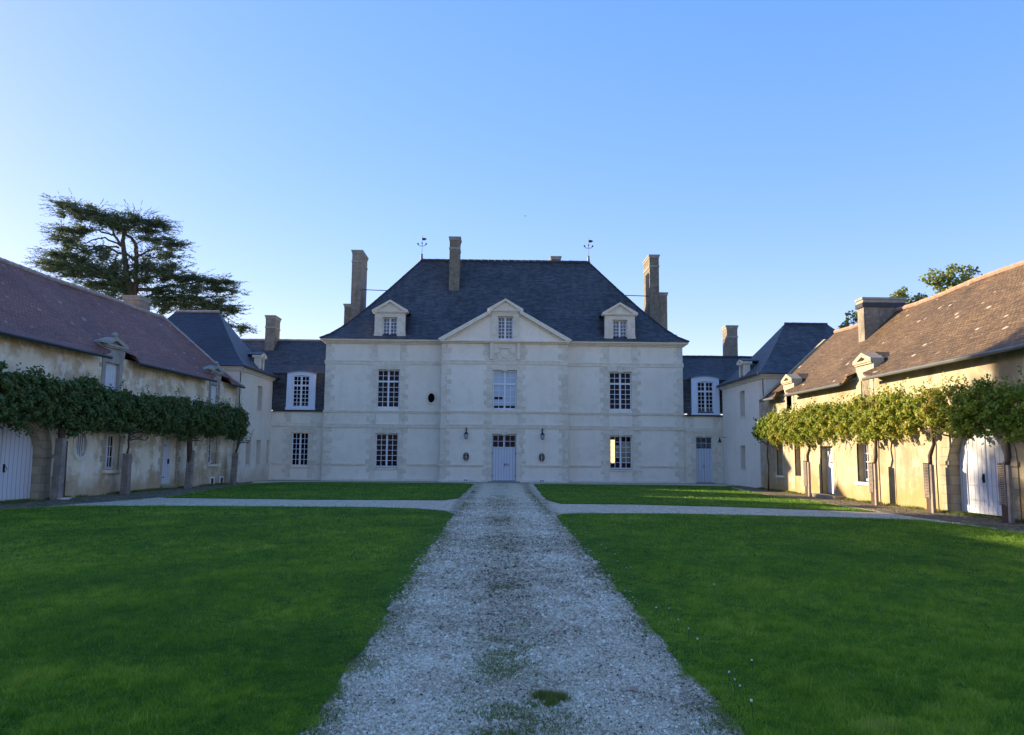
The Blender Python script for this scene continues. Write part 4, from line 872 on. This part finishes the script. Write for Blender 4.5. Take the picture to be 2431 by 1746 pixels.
    for u, v, ru, rv, w in pads:
        c = px(u, v); rx, rz = ru*K, rv*K*1.05; n = int(ru*(w**.6)*7.4+40)
        a = g.uniform(0, 2*pi, n); r = np.abs(g.normal(0, .52, n)); x = np.cos(a)*r*rx*1.1; y = np.sin(a)*r*max(rx*.6, 1.1)
        z = g.normal(0, .30, n)*rz+.35*rz*np.sin(x*2.3+u)*np.sin(y*1.9+v)-g.exponential(.30, n)*rz*(g.uniform(0,1,n) < .45)+.18*rz*r
        bun = np.sin(x*3.3+v)+np.sin(y*2.7+u)+np.sin(z*9+u*.3); k = (bun > -.7) & (r < 1.25); x, y, z, a, r = x[k], y[k], z[k], a[k], r[k]; n = len(x)
        C.append(np.stack([c.x+x, c.y+y, c.z+z], 1)); out = 1 if u > 1100 else -1
        d = np.stack([np.cos(a)*(.5+r)+out*.35, np.sin(a)*.5*(.5+r), g.normal(.10, .38, n)], 1); D.append(unit(d)); L.append(g.uniform(.22, .62, n)); SH.append(np.clip(g.normal(.38, .2, n)+(.32 if u < 760 else 0)*g.uniform(0,1,n)+.2*z/max(rz,.1), 0, 1))  # left pads paler: the tree's sunlit side put into the needle colour
        # outward sprays breaking the outline
        for _ in range(int(9+ru*.12)):
            an = g.uniform(0, 2*pi); rr = g.uniform(.75, 1.18); p0 = np.array([c.x+np.cos(an)*rr*rx, c.y+np.sin(an)*rr*max(rx*.9,1.6), c.z+g.uniform(-.5,.9)*rz]); dd = np.array([np.cos(an)*.8+out*.5, np.sin(an)*.4, g.uniform(-.35,.45)]); dd /= np.linalg.norm(dd)
            q = 11; t = np.linspace(0, 1, q)[:,None]*g.uniform(.5, 1.2); pts = p0+dd*t+g.normal(0, .035, (q,3)); C.append(pts); D.append(unit(dd+g.normal(0,.35,(q,3)))); L.append(g.uniform(.16,.34,q)); SH.append(g.uniform(.2,.6,q))
    C = np.vstack(C); D = np.vstack(D); L = np.concatenate(L); SH = np.concatenate(SH); nr = rand_dirs(len(C), (0,-.3,1.2)); s = unit(np.cross(nr, D))
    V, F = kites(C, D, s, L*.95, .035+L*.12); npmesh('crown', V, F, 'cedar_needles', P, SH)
cedar()
def broadleaf(name, label, loc, h, clumps, n, size, seed, group=None, mat='tree_leaf'):
    P = thing(name, label, 'tree', loc, 0, group); R = random.Random(seed); g = np.random.default_rng(seed); m = MB()
    m.tube([(0,0,0),(.15,.1,h*.35),(0,0,h*.62)], [h*.028,h*.02,h*.012], 9); C = []; S_ = []
    for cx, cy, cz, r in clumps:
        e = Vector((cx,cy,cz)); b = Vector((0,0,min(h*.55, cz*.6))); mid = (b+e)/2+Vector((R.uniform(-.3,.3),R.uniform(-.3,.3),-.2)); m.tube([b,mid,e], [h*.011,h*.007,.02], 6)
        k = int(n*r*r/6); subs = rand_dirs(int(9+r*5))*r*g.uniform(.45, 1.02, (int(9+r*5),1)); j = g.integers(0, len(subs), k); p = subs[j]+g.normal(0, r*.19, (k,3)); p[:,2] *= .85
        C.append(p+np.array([cx,cy,cz])); S_.append(np.clip(g.normal(.45,.2,k)+.12*np.sin(j*1.7), 0, 1))
    m.build('trunk', 'bark', P, smooth=True); C = np.vstack(C); V, F = leaves(C, size, (0,-.2,.6)); npmesh('crown', V, F, mat, P, np.concatenate(S_)); return P
TR_ = 'round-headed trees beyond the right barn'
broadleaf('broadleaf_tree', 'green tree rising behind the wide slab chimney of the right barn', (24.5,46,0), 12.2, [(-.2,0,11.5,.6),(.5,.3,11.1,.7),(1.1,.3,10.8,.9),(-.8,0,10.8,.7),(1.,0,10.,.9),(0,0,9.8,1.3),(1.8,1,9.2,1.2),(-1.6,0,9.4,1.)], 3600, .20, 3, TR_)
broadleaf('broadleaf_tree', 'tallest pale green tree top showing over the right barn ridge', (27.3,46,0), 13.2, [(-.7,0,12.5,.85),(.2,0,12.3,.9),(.9,0,12.8,.75),(1.9,0,12.0,.8),(1.3,0,11.9,.7),(0,0,11.2,1.2),(1,0,10.9,1.2),(-1.7,0,11.0,.75),(-2.0,.5,10.3,.9),(-1,0,10.2,1.0)], 3200, .20, 5, TR_)
broadleaf('broadleaf_tree', 'small olive green tree top just left of the slab chimney', (21.3,46,0), 10.1, [(0,0,10.,.55),(.6,0,9.5,.6),(-.3,0,9.2,.55),(.5,0,9.0,.7),(0,0,8.4,.9),(.2,0,7.6,1.1)], 3600, .18, 7, TR_)
broadleaf('broadleaf_tree', 'tall leafy tree standing beyond the near end of the left barn', (-32.6,40,0), 20, [(0,0,18.2,2.0),(1.6,1,16.6,2.0),(-2,-1,16.3,2.3),(1.0,-2.2,14.6,2.2),(-1,2.5,15,2.4),(1.6,0,13.0,2.0),(-2.5,0,12.8,2.3),(-1,-3.8,16.2,1.6)], 1500, .30, 9)
broadleaf('broadleaf_tree', 'bushy leafy tree next to the tall one beyond the left barn', (-37,33,0), 14, [(0,0,12.5,2.2),(2,1,10.8,2.3),(-2,-1,10.8,2.3),(0,0,9.2,2.6)], 1500, .30, 11)

# ---------------------------------------------------------------- ground
def sheet(name, pts, z, mat, jitter=0, step=.09, seed=1):
    R = np.random.default_rng(seed); out = []
    for (x0,y0),(x1,y1) in zip(pts, pts[1:]+pts[:1]):
        L = sqrt((x1-x0)**2+(y1-y0)**2); n = max(1, int(L/step)) if jitter and L < 60 else 1; nx, ny = -(y1-y0)/L, (x1-x0)/L
        ph = R.uniform(0, 6, 3)
        for k in range(n):
            t = k/n; j = (jitter*(np.sin(t*L*1.3+ph[0])*.5+np.sin(t*L*3.7+ph[1])*.4+np.sin(t*L*9+ph[2])*.3)+R.normal(0, jitter*.35)) if k else 0; out.append((x0+(x1-x0)*t+nx*j, y0+(y1-y0)*t+ny*j))
    tr = tessellate_polygon([[Vector((x,y,0)) for x, y in out]]); m = MB().add([(x,y,z) for x, y in out], [tuple(t) for t in tr])
    o = m.build(name, mat); struct(o); return o, np.array(out)
sheet('ground', [(-1500,-1500),(1500,-1500),(1500,1500),(-1500,1500)], -.012, 'field')
sheet('gravel_path', [(-14.6,-8),(13.0,-8),(13.0,30),(13.6,40),(13.9,48.3),(-14.1,48.7),(-13.9,41)], 0., 'gravel')
sheet('paved_verge', [(-17.2,-8),(-15.0,-8),(-13.35,22.5),(-12.0,29.),(-12.9,41.5),(-13.9,45),(-14.4,43),(-14.9,28),(-17.2,-6)], .004, 'verge', .10, seed=2)
sheet('paved_verge', [(11.85,-8),(13.75,-8),(13.75,40.5),(13.9,45),(12.9,44.5),(12.5,41),(11.8,35.7),(11.95,29),(11.6,22),(11.85,10)], .004, 'verge', .08, seed=3)
sheet('front_pavement', [(-11.3,46.6),(-3.7,46.6),(-3.7,45.95),(4.7,45.95),(4.7,46.7),(14.0,46.7),(13.9,48.3),(-13.9,48.7),(-13.95,46.8)], .006, 'paving', .02, seed=4)
LAWN = {
 'front_left': [(-1.04,-6),(-1.12,8),(-1.2,21.6),(-1.5,22.7),(-2.4,23.6),(-4,24.1),(-10,23.95),(-12.7,23.6),(-13.4,22.3),(-14.0,15),(-15.0,-6)],
 'front_right': [(1.38,-6),(11.75,-6),(11.75,12),(11.45,19),(11.2,20.6),(9.3,21.4),(5,22.3),(2.6,22.2),(1.8,21.9),(1.54,20.8),(1.46,8)],
 'back_left': [(-1.9,28.0),(-7,27.8),(-11.9,28.2),(-12.6,35),(-13.0,41.9),(-12.2,44.4),(-10.3,45.3),(-4,45.4),(-1.9,45.0),(-1.35,44.2),(-1.45,29.2)],
 'back_right': [(2.1,26.5),(4.5,26.4),(7.2,25.7),(9.5,24.6),(11.4,23.6),(11.8,29),(11.65,35.7),(12.3,41.),(12.9,43.6),(9,44.9),(2.7,45.0),(2.0,44.4),(1.75,29.)]}
LP = [sheet('lawn', pts, .012, 'lawn', .03 if 'front' in k else .05, seed=10+i)[1] for i, (k, pts) in enumerate(LAWN.items())]
def inside(x, y, poly):
    r = np.zeros(len(x), bool); j = len(poly)-1
    for i in range(len(poly)):
        xi, yi = poly[i]; xj, yj = poly[j]; c = ((yi > y) != (yj > y)) & (x < (xj-xi)*(y-yi)/(yj-yi+1e-12)+xi); r ^= c; j = i
    return r
def ysample(n, y0, y1, p):      # density falling as y^-p
    u = rng.uniform(0, 1, n); q = 1-p; return (y0**q+(y1**q-y0**q)*u)**(1/q)
def vnoise(x, y, f, seed):     # smooth value noise in -1..1
    R = np.random.default_rng(seed); T = R.uniform(-1, 1, (256,256)); x = x*f+500; y = y*f+500; i = np.floor(x).astype(int); j = np.floor(y).astype(int); u = x-i; v = y-j
    u = u*u*(3-2*u); v = v*v*(3-2*v); g = lambda a, b: T[a % 256, b % 256]
    return (g(i,j)*(1-u)+g(i+1,j)*u)*(1-v)+(g(i,j+1)*(1-u)+g(i+1,j+1)*u)*v
def tufty(x, y, f=1., s=0): return 1.1*(vnoise(x, y, .9*f, 1+s)+.8*vnoise(x, y, 2.3*f, 2+s)+.6*vnoise(x, y, 6*f, 3+s)+.5*vnoise(x, y, 15*f, 4+s))
def blades(name, x, y, h, w, sh, mat='grass_blade', z0=.012):
    n = len(x); a = rng.uniform(0, 2*pi, n); ln = rng.normal(0, .45, (n,2)); b = np.stack([x,y,np.full(n,z0)], 1); s = np.stack([np.cos(a)*w*.5, np.sin(a)*w*.5, np.zeros(n)], 1)
    tip = b+np.stack([ln[:,0]*h, ln[:,1]*h, h], 1); V = np.stack([b-s, b+s, tip], 1).reshape(-1,3); return npmesh(name, V, np.arange(len(V)).reshape(-1,3), mat, None, sh, 3)
xs, ys, hs, ws, ss = [], [], [], [], []
N = 1750000; y = ysample(N, 3.0, 46, 1.9); x = rng.uniform(-.78, .78, N); ex = rng.uniform(size=N) < .2; x = (x+np.where(ex, np.sign(x)*rng.exponential(.28, N), 0))*y
ok = np.zeros(N, bool)
for p in LP: ok |= inside(x+rng.normal(0, .035, N)+.09*vnoise(x, y, 1.7, 60)+.07*vnoise(x, y, 4.5, 61)+.04*vnoise(x, y, 13, 62), y+rng.normal(0, .035, N)+.06*vnoise(x, y, 3, 63), p)
x, y = x[ok], y[ok]; tf = tufty(x, y); sc = np.clip(y/9, 1, 3.2)
edge = np.minimum(np.abs(x+1.3), np.abs(x-1.6)); short = np.clip(edge/.5, .45, 1)
h = (.019+.009*np.clip(tf, -1, 1.5)+rng.exponential(.009, len(x)))*short*np.clip(y/14, 1, 1.3)*(1+.45*vnoise(x, y, 4, 71)+.4*vnoise(x, y, 11, 72)); w = (.0035+rng.uniform(0, .003, len(x)))*sc
sh = np.clip(.45+.07*tf+rng.normal(0, .12, len(x))+.16*vnoise(x, y, .32, 9)+.16*vnoise(x, y, .9, 19)+.14*vnoise(x, y*.6, 3.1, 29)+.16*vnoise(x, y, 11, 72), 0, .95); sh[rng.uniform(size=len(x)) < .02] = .97
tag(blades('grass', x, y, np.clip(h, .01, .12), w, sh), 'short lush green lawn grass either side of the gravel drive', 'grass', kind='stuff')
# sparse weeds creeping into the drive
N = 130000; y = ysample(N, 3.4, 34, 1.9); x = .10+rng.normal(0, .26, N); cl = tufty(x, y, 1.6, 20)+.5*vnoise(x, y, 30, 77)
k = (cl+rng.normal(0,.75,N) > 1.55-.45*(y < 7)) ; x1, y1 = x[k], y[k]
N = 90000; y = ysample(N, 3.4, 40, 1.7); e = np.where(rng.uniform(size=N) < .5, -1.17, 1.49); x = e-np.sign(e)*np.abs(rng.normal(0, .17, N)); cl = tufty(x, y, 2, 30); k = cl+rng.normal(0,.5,N) > .3; x2, y2 = x[k], y[k]
N = 2000; q3 = rng.integers(0, 9, N); x3 = .37+np.random.default_rng(5).normal(0, .06, 9)[q3]+rng.normal(0, .025, N); y3 = 5.34+np.random.default_rng(6).normal(0, .035, 9)[q3]+rng.normal(0, .022, N)
M_ = 26000; q_ = rng.uniform(0, 1, M_); lx = -14.1-np.sin(radians(3.6))*q_*26+np.abs(rng.normal(0, .10, M_))+.03; ly = 42.3-q_*25.5; kk = vnoise(lx, ly, 1.9, 81)+rng.normal(0,.4,M_) > .1; x4, y4 = lx[kk], ly[kk]
q_ = rng.uniform(0, 1, M_); lx = 13.57-np.abs(rng.normal(0, .09, M_)); ly = 40.4-q_*24; kk = vnoise(lx, ly, 1.9, 82)+rng.normal(0,.4,M_) > .15; x5, y5 = lx[kk], ly[kk]
x = np.concatenate([x1,x2,x3,x4,x5]); y = np.concatenate([y1,y2,y3,y4,y5]); n = len(x)
tag(blades('weeds', x, y, rng.uniform(.006, .024, n)*np.where(np.abs(x) > 10, 5., np.where((np.abs(x-.37) < .2) & (np.abs(y-5.34) < .12), 2.6, 1.)), (.004+rng.uniform(0,.003,n))*np.clip(y/7,1,3.5), np.clip(rng.normal(.45,.25,n),0,1), 'weed_blade', z0=.0), 'low weeds and moss creeping along the crown and edges of the drive', 'weeds', kind='stuff')
# loose stones
N = 330000; y = ysample(N, 3.3, 30, 2.1); x = rng.uniform(-1.5, 1.8, N)*1.0
mid = np.exp(-((x-.12)/.33)**2); keep = rng.uniform(size=N) > mid*.45; keep &= np.abs(x-.17)+.06*vnoise(x, y, 2, 91)+rng.normal(0, .05, N) < 1.22+.012*np.clip(y, 0, 12); x, y = x[keep], y[keep]; n = len(x)
r = (.0045+rng.exponential(.0042, n).clip(0,.016))*np.clip(y/6, 1, 2.0); base = np.array([[1,0,0],[0,1,0],[-1,0,0],[0,-1,0],[0,0,1]])
a = rng.uniform(0, 2*pi, n); ca, sa = np.cos(a), np.sin(a); V = np.zeros((n,5,3)); el = rng.uniform(.55, 1., n)
for i, (bx_, by_, bz_) in enumerate(base):
    jx = 1+rng.uniform(-.25, .25, n); V[:,i,0] = x+r*jx*(ca*bx_-sa*by_*el); V[:,i,1] = y+r*jx*(sa*bx_+ca*by_*el); V[:,i,2] = bz_*r*rng.uniform(.4, .9, n)-.001+.001*abs(bx_)
V[:,4,0] += r*rng.uniform(-.4,.4,n); V[:,4,1] += r*rng.uniform(-.4,.4,n)
F = (np.array([[0,1,4],[1,2,4],[2,3,4],[3,0,4]])[None]+np.arange(n)[:,None,None]*5).reshape(-1,3)
shd = np.repeat(np.clip(rng.normal(.50, .24, n)-.22*mid[keep]+.16*vnoise(x, y, .8, 50)+.14*vnoise(x, y, 4, 51)-.2*np.clip((np.abs(x-.15)-1.0)/.4, 0, 1), 0, 1), 4)
tag(npmesh('gravel_stones', V.reshape(-1,3), F, 'pebble', None, shd, 3), 'loose pale limestone chippings scattered over the drive', 'gravel', kind='stuff')
# dandelion clocks along the right edge of the drive

D0 = [(1.69,18.4),(1.8,16.5),(1.74,13.2),(1.76,12.8),(1.82,12.3),(1.73,11.5),(1.74,10.7),(1.84,10.9),(1.6,8.0),(1.72,8.0),(1.65,7.3),(1.66,6.9),(1.64,6.5),(1.91,6.0),(1.6,5.56),(1.59,5.38),(1.62,5.33),(1.56,4.9),(2.51,9.2)]
def dandelion():
    P = thing('dandelion', 'x', 'flower', (0,0,0)); MB().tube([(0,0,0),(.006,.004,.06),(.01,0,.11)], .0022, 5).build('stalk', 'vine_leaf_dark', P)
    m = MB(); R = random.Random(2)
    for k in range(46):
        d = Vector((R.gauss(0,1),R.gauss(0,1),R.gauss(0,1))).normalized(); p = Vector((.01,0,.115)); e = p+d*.008; s = d.cross(Vector((.3,.2,.9))).normalized()*.0028; m.add([p, e+s, e-s], [(0,1,2)])
    m.build('seed_head', 'white_paint', P); return P
proto = dandelion(); dl = 'small white dandelion clock among those on the right edge of the gravel drive'
for i, (x, y) in enumerate(D0):
    if i == 0: o = proto
    else:
        o = proto.copy(); COL.objects.link(o)
        for ch in list(proto.children): c = ch.copy(); COL.objects.link(c); c.parent = o
    o.location = (x, y, .012); o.rotation_euler[2] = i*1.3; o.scale = (1,1,random.uniform(.7,1.15)); o['label'] = dl; o['group'] = 'dandelion clocks along the right edge of the drive'
m = MB().add([(0,0,.0),(.05,.02,.012),(.09,0,.004),(.06,-.04,.014),(.02,-.035,.003)], [(0,1,3,4),(1,2,3)]); o = m.build('fallen_leaf', 'ridge_clay'); o.location = (.2,8.5,.012); tag(o, 'fallen brown leaf lying in the middle of the drive', 'leaf')
B_ = MB(); B_.prism([(-.28,.10),(-.1,.05),(0,-.02),(.1,.05),(.28,.10),(.1,.0),(0,-.07),(-.1,.0)], -.03, .03); B_.tube([(0,-.16,0),(0,0,-.01),(0,.2,0)], [.02,.05,.01], 6)
o = B_.build('bird', 'iron'); o.location = (4.2,130,42.5); tag(o, 'tiny dark bird flying in the blue sky above the roof ridge', 'bird')

for i, (x, y, r_) in enumerate([(.32,8.3,1.1),(-.05,8.1,2.4),(.5,7.2,.4),(-.35,6.4,3.),(.95,5.5,1.9),(.75,7.9,5.),(-.6,9.6,.7),(.15,10.8,4.1),(1.05,9.1,2.)]):
    c = o.copy() if i < 0 else bpy.data.objects['fallen_leaf'].copy(); COL.objects.link(c); c.location = (x, y, .014); c.rotation_euler[2] = r_; c['label'] = 'small reddish brown leaf among those scattered over the drive'; c['group'] = 'fallen leaves on the drive'
